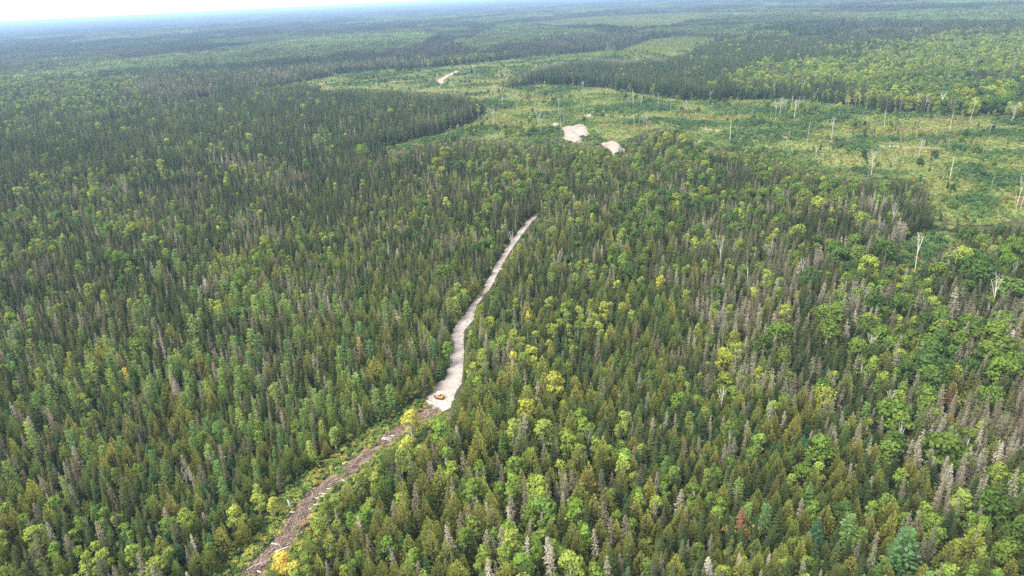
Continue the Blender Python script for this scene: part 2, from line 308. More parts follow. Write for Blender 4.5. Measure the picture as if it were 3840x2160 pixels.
def mesh_from(name, acc, mats, loose=None, attrs=None, protos=None, smooth=False):
    me = bpy.data.meshes.new(name)
    v = np.array(acc.v, float).reshape(-1, 3)
    if loose is not None: v = np.vstack([v, loose])
    me.vertices.add(len(v)); me.vertices.foreach_set("co", v.astype(np.float32).ravel())
    tot = np.array([len(f) for f in acc.f], np.int32); start = np.concatenate([[0], np.cumsum(tot)[:-1]]).astype(np.int32) if len(tot) else np.zeros(0, np.int32)
    me.loops.add(int(tot.sum())); me.polygons.add(len(tot))
    if len(tot):
        me.loops.foreach_set("vertex_index", np.array([i for f in acc.f for i in f], np.int32))
        me.polygons.foreach_set("loop_start", start); me.polygons.foreach_set("loop_total", tot)
        me.polygons.foreach_set("material_index", np.array(acc.m, np.int32))
    for m in mats: me.materials.append(m)
    me.update(calc_edges=True)
    a = me.attributes.new("var", 'FLOAT', 'FACE'); a.data.foreach_set("value", np.array(acc.var, np.float32))
    if smooth: me.polygons.foreach_set("use_smooth", np.ones(len(tot), bool))
    if protos is not None:
        a = me.attributes.new("proto", 'INT', 'POINT'); a.data.foreach_set("value", np.asarray(protos, np.int32))
        for nm, (ty, arr) in attrs.items():
            pad = np.zeros((len(acc.v),) + arr.shape[1:], np.float32); arr = np.concatenate([pad, arr.astype(np.float32)])
            a = me.attributes.new(nm, ty, 'POINT')
            if ty == 'INT': a.data.foreach_set("value", arr.astype(np.int32))
            elif ty == 'FLOAT_VECTOR': a.data.foreach_set("vector", arr.ravel())
            else: a.data.foreach_set("color", np.hstack([arr, np.ones((len(arr), 1), np.float32)]).ravel())
    return me

def link(name, data, parent=None, **props):
    o = bpy.data.objects.new(name, data); col.objects.link(o)
    if parent is not None: o.parent = parent
    for k, v in props.items(): o[k] = v
    return o

GN = {}
def scatter_group(nvar):
    if nvar in GN: return GN[nvar]
    g = bpy.data.node_groups.new(f"scatter_{nvar}", 'GeometryNodeTree')
    g.interface.new_socket("Geometry", in_out='INPUT', socket_type='NodeSocketGeometry')
    g.interface.new_socket("Geometry", in_out='OUTPUT', socket_type='NodeSocketGeometry')
    n, l = g.nodes, g.links
    gi, go = n.new("NodeGroupInput"), n.new("NodeGroupOutput")
    def attr(nm, ty):
        a = n.new("GeometryNodeInputNamedAttribute"); a.data_type = ty; a.inputs['Name'].default_value = nm; return a.outputs['Attribute']
    pr = attr("proto", 'INT')
    def sep(k):
        c = n.new("FunctionNodeCompare"); c.data_type = 'INT'; c.operation = 'EQUAL'
        l.new(pr, c.inputs[2]); c.inputs[3].default_value = k
        s = n.new("GeometryNodeSeparateGeometry"); s.domain = 'POINT'
        l.new(gi.outputs[0], s.inputs[0]); l.new(c.outputs[0], s.inputs[1]); return s.outputs[0]
    jo = n.new("GeometryNodeJoinGeometry")
    for k in reversed(range(nvar)):
        gt = n.new("GeometryNodeGeometryToInstance"); l.new(sep(k), gt.inputs[0]); l.new(gt.outputs[0], jo.inputs[0])
    io = n.new("GeometryNodeInstanceOnPoints")
    l.new(sep(-1), io.inputs['Points']); l.new(jo.outputs[0], io.inputs['Instance'])
    io.inputs['Pick Instance'].default_value = True
    l.new(attr("variant", 'INT'), io.inputs['Instance Index'])
    l.new(attr("rot", 'FLOAT_VECTOR'), io.inputs['Rotation']); l.new(attr("scl", 'FLOAT_VECTOR'), io.inputs['Scale'])
    l.new(io.outputs[0], go.inputs[0])
    GN[nvar] = g
    return g

def scatter_object(name, protos, mats, pos, variant, rot, scl, tint):
    """one object: the plants' shapes and the points they stand on"""
    acc = Acc(); pid = []
    for k, p in enumerate(protos):
        acc.add(p); pid += [k] * len(p.v)
    pid += [-1] * len(pos)
    me = mesh_from(name, acc, mats, loose=pos, protos=pid, attrs={
        "variant": ('INT', variant), "rot": ('FLOAT_VECTOR', rot), "scl": ('FLOAT_VECTOR', scl), "tint": ('FLOAT_COLOR', tint)})
    o = link(name, me, kind="stuff")
    md = o.modifiers.new("scatter", 'NODES'); md.node_group = scatter_group(len(protos))
    return o

# ------------------------------------------------------------------ plants (unit: metres at their own nominal height)
R = random.Random(3)
U = R.uniform
def kite(acc, p, d, L, w, sag, var, m=0, roll=0.0):
    """a spray: base p, direction d, length L, width w, its two sides sagging"""
    d = np.asarray(d, float); d /= np.linalg.norm(d)
    s = np.cross(d, (0, 0, 1.0)); k = np.linalg.norm(s); s = s / k if k > 1e-3 else np.array([1.0, 0, 0])
    up = np.cross(s, d)
    if roll: s = s * math.cos(roll) + up * math.sin(roll)
    p = np.asarray(p, float); mid = p + d * L * .55; tip = p + d * L
    a = mid + s * w * .5 - np.array([0, 0, sag]); b = mid - s * w * .5 - np.array([0, 0, sag])
    acc.face([tuple(p), tuple(a), tuple(tip)], var, m); acc.face([tuple(p), tuple(tip), tuple(b)], min(1, max(0, var + U(-.15, .15))), m)

def clump(acc, c, nrm, sz, var, m=0):
    """a small leafy facet turned roughly outwards"""
    n = np.asarray(nrm, float) + np.array([U(-.7, .7), U(-.7, .7), U(-.5, .8)]); n /= np.linalg.norm(n) + 1e-9
    a = np.cross(n, (U(-1, 1), U(-1, 1), U(-1, 1))); a /= np.linalg.norm(a) + 1e-9; b = np.cross(n, a)
    c = np.asarray(c, float); k = [U(.7, 1.2) * sz for _ in range(4)]
    acc.face([tuple(c + a * k[0]), tuple(c + b * k[1]), tuple(c - a * k[2]), tuple(c - b * k[3])], var, m)

def make_spruce(Rm=1.45, H=12.0, lev=20, low=.1, skirt=1.0):
    cr, tr = Acc(), Acc()
    lean = (U(-.25, .25), U(-.25, .25))
    tr.tube([(0, 0, -.3), (lean[0] * .3, lean[1] * .3, H * .5), (lean[0], lean[1], H * .97)], [.15, .09, .02], .5, 0)
    for i in range(lev):
        t = low + (1 - low) * (i + U(-.3, .3)) / lev; t = min(max(t, low), .985); z = H * t
        r = Rm * (1 - t) ** .8 * U(.78, 1.15) + .1
        nb = 5 + int(5 * (1 - t)); a0 = U(0, 6.3)
        for b in range(nb):
            a = a0 + 6.283 * b / nb + U(-.3, .3); L = r * U(.7, 1.2)
            dz = -.42 + .75 * t + U(-.12, .12)
            p = (lean[0] * t + .06 * math.cos(a), lean[1] * t + .06 * math.sin(a), z)
            v = U(0, .75)
            kite(cr, p, (math.cos(a), math.sin(a), dz), L, .42 * L + .22, .08 + .12 * L, v)
            for s in (-1, 1):
                q = np.array(p) + np.array([math.cos(a), math.sin(a), dz]) * L * U(.35, .6)
                kite(cr, q, (math.cos(a + s * .75), math.sin(a + s * .75), dz - .15), L * U(.4, .6), .22 * L + .14, .08, v + U(-.1, .25))
    kite(cr, (lean[0], lean[1], H * .93), (U(-.05, .05), .05, 1), H * .08, .22, 0, .8); kite(cr, (lean[0], lean[1], H * .92), (.02, -.05, 1), H * .07, .22, 0, .7, roll=1.5)
    return cr, tr

def make_cedar(Rm=1.9, H=10.0, n=430):
    cr, tr = Acc(), Acc()
    tr.tube([(0, 0, -.3), (0, 0, H * .5), (U(-.2, .2), 0, H * .9)], [.2, .12, .03], .5, 0)
    tops = [(0, 0, 1.0)] + [(U(-.9, .9), U(-.9, .9), U(.7, .9)) for _ in range(R.choice([0, 1, 1, 2]))]
    ph = [U(0, 6.3) for _ in range(3)]
    for tx, ty, th in tops:
        Hh = H * th; k = n if th == 1 else n // 3; Rr = Rm if th == 1 else Rm * .6
        for j in range(k):
            t = 1 - math.sqrt(U(0, 1)) * .93; t = max(t, .06); a = U(0, 6.283)
            lump = 1 + .2 * math.sin(3 * a + ph[0] + 7 * t) + .13 * math.sin(5 * a + ph[1] - 11 * t)
            prof = (1 - t) ** .95 * min(1, .5 + t * 3.2)
            r = Rr * prof * lump * U(.72, 1.05) + .05
            ks = .45 + .55 * (1 - t); L = U(.55, 1.0) * ks; p = (tx + r * .8 * math.cos(a), ty + r * .8 * math.sin(a), Hh * t - .15)
            kite(cr, p, (math.cos(a) * U(.5, 1.1), math.sin(a) * U(.5, 1.1), U(.15, 1.0)), L, U(.4, .62) * ks, U(.0, .12) * ks, U(0, 1), roll=U(-.9, .9))
        kite(cr, (tx, ty, Hh * .93), (.02, .03, 1), Hh * .08, .35, 0, .9)
    return cr, tr

def make_larch(Rm=2.1, H=12.5):
    cr, tr = Acc(), Acc()
    tr.tube([(0, 0, -.3), (U(-.1, .1), 0, H * .5), (U(-.2, .2), 0, H * .96)], [.17, .1, .02], .5, 0)
    lev = 17
    for i in range(lev):
        t = .14 + .84 * (i + U(-.3, .3)) / lev; t = min(max(t, .12), .98); z = H * t
        r = Rm * (1 - t) ** .75 * U(.6, 1.2) + .15; nb = 4 + int(4 * (1 - t)); a0 = U(0, 6.3)
        for b in range(nb):
            a = a0 + 6.283 * b / nb + U(-.4, .4); L = r * U(.65, 1.2); dz = -.1 + .45 * t + U(-.15, .1)
            for q in (.25, .55, .85):
                c = (math.cos(a) * L * q, math.sin(a) * L * q, z + dz * L * q + U(-.1, .1))
                w = U(.35, .6) * (1.15 - .5 * q) + .1
                kite(cr, c, (math.cos(a + U(-.9, .9)), math.sin(a + U(-.9, .9)), U(-.3, .5)), U(.5, .85), w, U(0, .15), U(.1, 1), roll=U(-.6, .6))
    kite(cr, (0, 0, H * .92), (.03, 0, 1), H * .09, .25, 0, .9)
    return cr, tr

def make_broad(Rm, H, base, lobes, per, size, white=True, col_top=.0):
    cr, tr = Acc(), Acc()
    cz = H * (base + 1) / 2; hz = H * (1 - base) / 2; bend = (U(-.4, .4), U(-.4, .4))
    tr.tube([(0, 0, -.3), (bend[0] * .4, bend[1] * .4, H * .4), (bend[0], bend[1], H * .82)], [.16 + .01 * H, .12, .04], .5, 0)
    for j in range(lobes):
        u = U(-1, 1); a = U(0, 6.283) if j else 0; rr = math.sqrt(max(0, 1 - u * u)) * (.62 if j else 0)
        if j == 0: u = .62
        taper = 1 - .35 * max(0, u)
        c = np.array([bend[0] + Rm * rr * math.cos(a) * U(.7, 1.1) * taper, bend[1] + Rm * rr * math.sin(a) * U(.7, 1.1) * taper, cz + hz * u * .72])
        lr = Rm * U(.36, .55); lz = lr * U(.65, .95)
        if j and j % 2: tr.tube([(bend[0] * .5, bend[1] * .5, H * (base * .8)), tuple(c * .6 + np.array([0, 0, cz * .3])), tuple(c)], [.07, .05, .02], .5, 0, 4)
        vb = U(-.12, .12)
        for k in range(per):
            d = np.array([R.gauss(0, 1), R.gauss(0, 1), R.gauss(.25, 1)]); d /= np.linalg.norm(d)
            q = c + d * np.array([lr, lr, lz]) * U(.72, 1.05)
            clump(cr, q, d, size * U(.7, 1.25), min(1, max(0, U(.15, .85) + vb)))
    return cr, tr

def make_dead(Rm=1.25, H=11.5, lev=19, dens=7, w0=.11):
    cr, tr = Acc(), Acc()
    bend = (U(-.4, .4), U(-.4, .4))
    tr.tube([(0, 0, -.3), (bend[0] * .3, bend[1] * .3, H * .5), (bend[0], bend[1], H)], [.17, .1, .025], .6, 0)
    for i in range(lev):
        t = .16 + .82 * (i + U(-.4, .4)) / lev; z = H * t; r = Rm * (1 - t) ** .7 * U(.55, 1.2) + .15; nb = R.randint(dens - 3, dens); a0 = U(0, 6.3)
        for b in range(nb):
            a = a0 + 6.283 * b / nb + U(-.4, .4); L = r * U(.6, 1.25); dz = -.45 + .5 * t + U(-.25, .15)
            p = np.array((bend[0] * t, bend[1] * t, z)); d = np.array([math.cos(a), math.sin(a), dz]); v = U(.1, 1)
            kite(cr, p, d, L, w0 + .07 * L, .03, v, roll=U(-.8, .8))
            for s in (-1, 1):
                kite(cr, p + d * L * U(.4, .6), (math.cos(a + s * .7), math.sin(a + s * .7), dz - .45), L * U(.4, .6), w0 + .03, .0, v + U(-.2, .1), roll=U(-.8, .8))
    return cr, tr

def make_bare(H=12.0, kind=0):
    cr, tr = Acc(), Acc()
    b = (U(-.5, .5), U(-.5, .5)); top = H if kind == 2 else H * U(.6, .75)
    pts = [np.array(q) for q in [(0, 0, -.3), (b[0] * .2, b[1] * .2, top * .33), (b[0] * .55, b[1] * .6, top * .66), (b[0], b[1], top)]]
    tr.tube(pts, [.15, .125, .1, .065 if kind < 2 else .05], .6, 0, 6)
    if kind == 2:
        for _ in range(6):
            a, z = U(0, 6.3), H * U(.5, .95); p = np.array((b[0] * z / H, b[1] * z / H, z)); e = p + np.array([math.cos(a), math.sin(a), U(-.2, .6)]) * U(.4, .9)
            cr.tube([p, e], [.04, .015], U(.3, .9), 0, 4)
        return cr, tr
    nl = 5 if kind == 0 else 8
    for k in range(nl):
        a = 6.283 * k / nl + U(-.5, .5); z = top * U(.55, 1.0); t = z / top; p = np.array((b[0] * t, b[1] * t, z))
        spread = U(.12, .34) if kind == 0 else U(.3, .7); L = (H - z) * U(.7, 1.05) + .5
        d = np.array([math.cos(a) * spread, math.sin(a) * spread, 1]); d /= np.linalg.norm(d)
        m = p + d * L * .5 + np.array([U(-.2, .2), U(-.2, .2), 0]); e = p + d * L + np.array([U(-.3, .3), U(-.3, .3), 0])
        cr.tube([p, m, e], [.065, .045, .018], U(.4, .9), 0, 4)
        for _ in range(3 if kind == 0 else 5):
            s = U(.3, 1); q = p + (e - p) * s; f = q + np.array([U(-1, 1), U(-1, 1), U(.2, 1.1)]) * L * .28
            cr.tube([q, f], [.03, .01], U(.3, .9), 0, 3)
    return cr, tr

def make_shrub(Rm, H, n=95):
    cr, tr = Acc(), Acc()
    for k in range(3): tr.tube([(0, 0, -.2), (U(-.4, .4) * Rm, U(-.4, .4) * Rm, H * .6)], [.04, .015], .5, 0, 3)
    L = [(U(-.5, .5) * Rm, U(-.5, .5) * Rm, H * U(.4, .66), Rm * U(.4, .62)) for _ in range(5)]
    for k in range(n):
        x, y, z, r = L[k % 5]; d = np.array([R.gauss(0, 1), R.gauss(0, 1), R.gauss(.5, .9)]); d /= np.linalg.norm(d)
        q = np.array([x, y, z]) + d * np.array([r, r, H * .36]) * U(.7, 1.05); q[2] = max(q[2], .05)
        clump(cr, q, d, U(.16, .3), U(.25, .75))
    return cr, tr

NV = 6
PLANT = {  # species -> (nominal height, variants, crown material, trunk material)
    'spruce': (9.0, [make_spruce(U(1.25, 1.65), 11, R.randint(17, 21), U(.05, .13)) for _ in range(NV)], M_LEAF, M_BARK),
    'fir': (7.4, [make_spruce(U(1.6, 2.0), 9, 16, .04) for _ in range(NV)], M_LEAF, M_BARK),
    'cedar': (9.2, [make_cedar(U(2.5, 3.3), 11, 780) for _ in range(NV)], M_LEAF, M_BARK),
    'larch': (10.4, [make_larch(U(2.1, 2.7)) for _ in range(NV)], M_LEAF, M_BARK),
    'birch': (9.2, [make_broad(U(1.8, 2.4), 11, U(.1, .24), 15, 44, .29) for _ in range(NV)], M_LEAF, M_WHITE),
    'maple': (9.6, [make_broad(U(3.2, 4.0), 11, U(.12, .22), 22, 56, .36) for _ in range(NV)], M_LEAF, M_BARK),
    'dead': (9.2, [make_dead(U(1.15, 1.65), 11, 19, R.randint(6, 9)) for _ in range(NV)], M_DEADW, M_DEADW),
    'bare': (12.0, [make_bare(12, k) for k in (0, 1, 2, 0, 1, 2)], M_DEADW, M_DEADW),
    'shrub': (2.2, [make_shrub(U(1.2, 1.6), 2.2) for _ in range(NV)], M_LEAF, M_BARK),
}
GEO_H = {'spruce': 11.0, 'fir': 9.0, 'cedar': 11.0, 'larch': 12.5, 'birch': 11.0, 'maple': 11.0, 'dead': 11.0, 'bare': 12.0, 'shrub': 2.2}   # height the shapes were drawn at
def whole(sp, k):
    """crown and trunk of one plant in one shape"""
    c, t = PLANT[sp][1][k]; a = Acc(); a.add(c); a.add(t)
    a.m = [0] * len(c.f) + [1] * len(t.f); return a
CROWN_ME, TRUNK_ME = {}, {}
for s, (h, vs, mc, mt) in PLANT.items():
    for k, (c, t) in enumerate(vs):
        CROWN_ME[s, k] = mesh_from(f"{s}_crown", c, [mc]); TRUNK_ME[s, k] = mesh_from(f"{s}_trunk", t, [mt])

# ------------------------------------------------------------------ setting: ground, clearings, roads, pits, haze
def sheet(name, poly, z, mat, **props):
    """flat sheet on the ground, cut into triangles"""
    import bmesh
    bm = bmesh.new(); bm.faces.new([bm.verts.new((x, y, z)) for x, y in poly]); bmesh.ops.triangulate(bm, faces=bm.faces[:])
    bmesh.ops.recalc_face_normals(bm, faces=bm.faces[:])
    if sum(f.normal.z for f in bm.faces) < 0: bmesh.ops.reverse_faces(bm, faces=bm.faces[:])
    me = bpy.data.meshes.new(name); bm.to_mesh(me); bm.free(); me.materials.append(mat)
    return link(name, me, kind="structure", **props)

def gpoly(pts): return [G1(x, y) for x, y in pts]
FAR = 30000.0
sheet("ground", [(-FAR, -2000), (FAR, -2000), (FAR, FAR), (-FAR, FAR)], 0.0, M_FLOOR)
for p in CLEARINGS: sheet("meadow", gpoly(p), 0.05, M_MEADOW)

def ribbon(name, left, rightp, z, mat, wobble=.12, sub=5):
    """strip between two edges with a worn, uneven outline and a slightly domed middle"""
    L, Rr = np.array(left), np.array(rightp); n = len(L)
    t = np.linspace(0, n - 1, (n - 1) * sub + 1)
    f = lambda P: np.stack([np.interp(t, range(n), P[:, k]) for k in (0, 1)], 1)
    L, Rr = f(L), f(Rr); v = []
    L = L + rng.normal(0, wobble, L.shape); Rr = Rr + rng.normal(0, wobble, Rr.shape)
    acc = Acc(); w = [0, .18, .36, .5, .64, .82, 1]; hz = [0, .06, -.01, .07, -.01, .06, 0]
    for a, b in zip(L, Rr):
        for k, q in enumerate(w): v.append((*(a * (1 - q) + b * q), z + hz[k] + (rng.uniform(-.004, .004) if 0 < k < 6 else 0)))
    acc.v = v; m = len(w)
    for i in range(len(L) - 1):
        for k in range(m - 1):
            a = i * m + k; acc.f.append((a, a + 1, a + 1 + m, a + m)); acc.var.append(.5); acc.m.append(0)
    me = mesh_from(name, acc, [mat], smooth=True); me.flip_normals() if me.polygons[0].normal.z < 0 else None
    return link(name, me, kind="structure")

def from_line(pts, half):
    P = np.array(gpoly(pts)); d = np.gradient(P, axis=0); d /= np.linalg.norm(d, axis=1)[:, None]; nrm = np.stack([-d[:, 1], d[:, 0]], 1)
    return P + nrm * half, P - nrm * half

ribbon("gravel_road", gpoly(ROAD_L), gpoly(ROAD_R), .12, M_GRAVEL)
sheet("road_end", gpoly(ROAD_END), .10, M_GRAVEL)
tl, tr_ = from_line(TRAIL, 2.6)
ribbon("cut_path", tl, tr_, .11, M_SOIL, .5)
for k, (pts, half) in enumerate((TRACK_A, TRACK_A2, TRACK_B, TRACK_C)):
    a, b = from_line(pts, half); ribbon("dirt_track_path", a, b, .12, M_SAND if k else noise_mat("dirt", [(.36, (.10, .10, .045)), (.5, (.22, .19, .13)), (.62, (.33, .29, .23))], 0.06, scale2=.5), .3)

def pit(poly, hgt):
    """dug sand: a lumpy sheet whose rim meets the ground"""
    P = np.array(gpoly(poly)); x0, y0 = P.min(0); x1, y1 = P.max(0); st = max((x1 - x0), (y1 - y0)) / 34
    nx, ny = int((x1 - x0) / st) + 2, int((y1 - y0) / st) + 2; acc = Acc(); idx = {}
    for i in range(nx):
        for j in range(ny):
            x, y = x0 + i * st, y0 + j * st
            if not inside(P, np.array([x]), np.array([y]))[0]: continue
            dd = min(np.linalg.norm(np.cross(np.append(b - a, 0), np.append(np.array([x, y]) - a, 0))) / (np.linalg.norm(b - a) + 1e-6) for a, b in zip(P, np.roll(P, -1, 0)))
            e = min(1, dd / (st * 4)); z = .08 + e * hgt * (abs(vnoise(x + y * .5, y, st * 6, 5) - .5) * 2.4 + .9 * vnoise(x, y, st * 2.2, 9))
            idx[i, j] = len(acc.v); acc.v.append((x, y, float(z)))
    for (i, j), a in idx.items():
        q = [(i, j), (i + 1, j), (i + 1, j + 1), (i, j + 1)]
        if all(k in idx for k in q): acc.f.append(tuple(idx[k] for k in q)); acc.var.append(.5); acc.m.append(0)
    link("sand_pit_ground", mesh_from("sand_pit", acc, [M_SAND], smooth=True), kind="structure")
    sheet("sand_ground", [tuple(q) for q in P], .075, M_SAND)
for p, h in ((PIT_A, 2.6), (PIT_A2, 1.0), (PIT_B, 2.0), (PIT_C, 1.0)): pit(p, h)

def build_haze(density=1.05e-4, color=(.40, .59, .90)):
    acc = Acc(); B = FAR + 500
    v = [(-B, -2500, -1), (B, -2500, -1), (B, B, -1), (-B, B, -1), (-B, -2500, 126), (B, -2500, 126), (B, B, 126), (-B, B, 126)]
    acc.v = v; acc.f = [(0, 3, 2, 1), (4, 5, 6, 7), (0, 1, 5, 4), (1, 2, 6, 5), (2, 3, 7, 6), (3, 0, 4, 7)]; acc.var = [.5] * 6; acc.m = [0] * 6
    m, n, l = new_mat("haze"); pv = n.new("ShaderNodeVolumePrincipled"); pv.inputs['Density'].default_value = density
    pv.inputs['Color'].default_value = (*color, 1); pv.inputs['Anisotropy'].default_value = 0.0
    o = n.new("ShaderNodeOutputMaterial"); l.new(pv.outputs[0], o.inputs['Volume']); m.volume_intersection_method = 'FAST' if hasattr(m, 'volume_intersection_method') else None
    link("haze", mesh_from("haze", acc, [m]), kind="stuff")
HAZE = True
if HAZE: build_haze()

# ------------------------------------------------------------------ where every plant stands
def pick_tones(sp, n, x=None, y=None):
    T = TONES[sp]; w = np.array([t[2] for t in T], float); w = np.cumsum(w / w.sum()); u = rng.uniform(0, 1, n)
    if x is not None: u = np.clip(.5 + 1.25 * (.62 * (vnoise(x, y, 24, 91 + len(sp)) - .5) + .5 * (u - .5)), 0, .999)
    k = np.searchsorted(w, u).clip(0, len(T) - 1)
    c = np.array([t[1] for t in T])[k] * np.exp(rng.normal(0, .12, (n, 1))) * (1 + rng.normal(0, .035, (n, 3)))
    return k, np.clip(c * (LEAN if sp not in ('dead', 'bare') else 1.0), .01, .8)
LEAN = np.array([1.08, 1.0, .86])

ROAD_G, END_G = np.array(gpoly(ROAD_SEEN)), np.array(gpoly(ROAD_END))
TRAIL_G = np.vstack([tl, tr_[::-1]]); wl, wr = from_line(TRAIL, 8.6); STRIP_G = np.vstack([wl, wr[::-1]])
sl, sr = from_line(TRAIL, 2.2); sx, sy = proj(*np.array(list(sl) + list(sr[::-1])).T, 0); TRAIL_SEEN = list(zip(sx, sy))
PITS = [PIT_A, PIT_A2, PIT_B, PIT_C]
MACHINE_SEEN = full([(1610, 1450), (1690, 1450), (1690, 1500), (1610, 1500)])
def grow(poly, k):
    p = np.array(poly, float); c = p.mean(0); return p + (p - c) / np.linalg.norm(p - c, axis=1)[:, None] * k

def forbidden(x, y, h):
    """a plant of height h here would stand in, or hide, ground that lies open"""
    bad = np.zeros(len(x), bool)
    for f in (0, .35, .7, .97):
        dx, dy = proj(x, y, h * f)
        q = np.clip((dy - 120) / 250, .25, 1)
        jx = dx + ((vnoise(x, y, 9, 3) - .5) * 26 + (vnoise(x, y, 34, 13) - .5) * 44) * q; jy = dy + ((vnoise(x, y, 9, 4) - .5) * 12 + (vnoise(x, y, 30, 15) - .5) * 18) * q
        for p in CLEARINGS:
            if p is not STRIP_GAP or f < .5: bad |= inside(p, jx, jy)
        rp = FPX / np.sqrt(x * x + y * y + CAM_H ** 2) * .7
        if f: bad |= inside(ROAD_SEEN, dx - rp, dy) | inside(ROAD_SEEN, dx + rp, dy) | inside(TRAIL_SEEN, dx - rp, dy)
        bad |= inside(ROAD_SEEN, dx, dy) | inside(ROAD_END, dx, dy) | inside(TRAIL_SEEN, dx, dy) | inside(MACHINE_SEEN, dx, dy)
        for p in PITS:
            if f < .5: bad |= inside(p, dx, dy)
    bad |= inside(STRIP_G, x, y) | inside(ROAD_G, x, y)
    return bad

def grid(y0, y1, cell, slack=(-320, 2900, 1449 + 330)):
    xm = y1 * .95 + 60
    gx, gy = np.meshgrid(np.arange(-xm, xm, cell), np.arange(y0, y1, cell))
    x = gx.ravel() + rng.uniform(-.5, .5, gx.size) * cell; y = gy.ravel() + rng.uniform(-.5, .5, gx.size) * cell
    dx, dy = proj(x, y, 4.0); ok = (dx > slack[0]) & (dx < slack[1]) & (dy < slack[2]) & (dy > -60)
    return x[ok], y[ok]

HT = {'spruce': (5.2, 10.2), 'fir': (4, 8), 'cedar': (5, 10.5), 'larch': (6.5, 11.5), 'birch': (5.5, 10), 'maple': (6.5, 11), 'dead': (5.5, 10.5), 'bare': (6, 10)}
CROWN_R = np.array([1.12, 1.25, 1.75, 1.65, 1.6, 2.7, 1.05, .9])
x1_, y1_ = grid(90, 560, 1.75); x2_, y2_ = grid(560, 1500, 2.5)
tx, ty = np.concatenate([x1_, x2_]), np.concatenate([y1_, y2_])
mx_, my_ = proj(tx, ty, 6.0)
jx = mx_ + rng.normal(0, 14, len(tx)) * (my_ > 300); jy = my_ + rng.normal(0, 8, len(tx)) * np.clip((my_ - 100) / 300, .12, 1)
wgt = species_weights(jx, jy) * np.array([1, 1, 1.15, .95, .72, 1, .74, .35]) * np.stack([.22 + 1.3 * (.7 * vnoise(tx, ty, 26, 40 + k) + .3 * vnoise(tx, ty, 9, 60 + k)) for k in range(len(SP))], 1) ** 2.9 / CROWN_R ** .8
wgt /= wgt.sum(1)[:, None]
spk = (rng.uniform(0, 1, (len(tx), 1)) > np.cumsum(wgt, 1)).sum(1).clip(0, len(SP) - 1)
lo = np.array([HT[s][0] for s in SP])[spk]; hi = np.array([HT[s][1] for s in SP])[spk]
stand = (.84 + .34 * vnoise(tx, ty, 60, 77)) * stand_height(mx_, my_) * size_far(tx, ty)
hh = (lo + (hi - lo) * rng.beta(2.0, 1.8, len(tx))) * stand
young = rng.uniform(0, 1, len(tx)) < np.where(spk < 3, .3, .12); hh = np.where(young, hh * rng.uniform(.4, .7, len(tx)), hh)
inblock = inside(LEFT_BLOCK, mx_, my_) | inside(DARK_BLOCK, mx_, my_)
hh = np.where(inblock, np.maximum(hh, (7.5 + rng.uniform(0, 4, len(tx))) * size_far(tx, ty)), hh)
ok = ~forbidden(tx, ty, hh)
tx, ty, hh, spk = tx[ok], ty[ok], hh[ok], spk[ok]
def thin(x, y, r, order, k=.8):
    """keep a plant only where its crown has room"""
    cell = 2.6; hsh = {}; keep = np.zeros(len(x), bool); X, Y, RR = x.tolist(), y.tolist(), (r * k).tolist()
    for i in order:
        xi, yi, ri = X[i], Y[i], RR[i]; ca, cb = int(xi // cell), int(yi // cell); good = True; m = 3 if ri > 2.6 else 2 if ri > 1.3 else 1
        for u in range(ca - m, ca + m + 1):
            for v in range(cb - m, cb + m + 1):
                for (xj, yj, rj) in hsh.get((u, v), ()):
                    if (xi - xj) ** 2 + (yi - yj) ** 2 < (ri + rj) ** 2 * .72: good = False; break
                if not good: break
            if not good: break
        if good: keep[i] = True; hsh.setdefault((ca, cb), []).append((xi, yi, ri))
    return keep
rad = CROWN_R[spk] * np.sqrt(hh / 8.2) * np.sqrt(size_far(tx, ty))
order = np.argsort(-1.0 * (hh > 6) - rng.uniform(0, .9, len(tx)))
kp = thin(tx, ty, rad, order); tx, ty, hh, spk = tx[kp], ty[kp], hh[kp], spk[kp]
# the clearings hold scattered young trees in loose clumps
cx, cy_ = grid(330, 1500, 5.5); cdx, cdy = proj(cx, cy_, 1.0)
inc = np.zeros(len(cx), bool)
for p in CLEARINGS: inc |= inside(p, cdx, cdy)
openG = np.zeros(len(cx), bool)
for p in PITS + [ROAD_SEEN]: openG |= inside(p, cdx, cdy)
for pts, half in (TRACK_A, TRACK_A2, TRACK_B, TRACK_C):
    a, b = from_line(pts, half + 3.5); openG |= inside(np.vstack([a, b[::-1]]), cx, cy_)
cl = vnoise(cx, cy_, 38, 5) * .6 + vnoise(cx, cy_, 15, 6) * .4
dens = np.where((cdx > 1960) & (cdx < 2260) & (cdy > 235) & (cdy < 345), .22, .0) + np.where(cl > .6, .32, .03) + np.where((cdx > 1900) & (cdy > 385), .12, 0)
inc &= ~openG & (rng.uniform(0, 1, len(cx)) < dens)
ck = rng.choice([0, 1, 4, 5], inc.sum(), p=[.3, .12, .33, .25]); ch = np.where(ck < 2, rng.uniform(2.5, 7, inc.sum()), rng.uniform(3.5, 7.5, inc.sum()))
tx, ty, hh, spk = np.concatenate([tx, cx[inc]]), np.concatenate([ty, cy_[inc]]), np.concatenate([hh, ch]), np.concatenate([spk, ck])

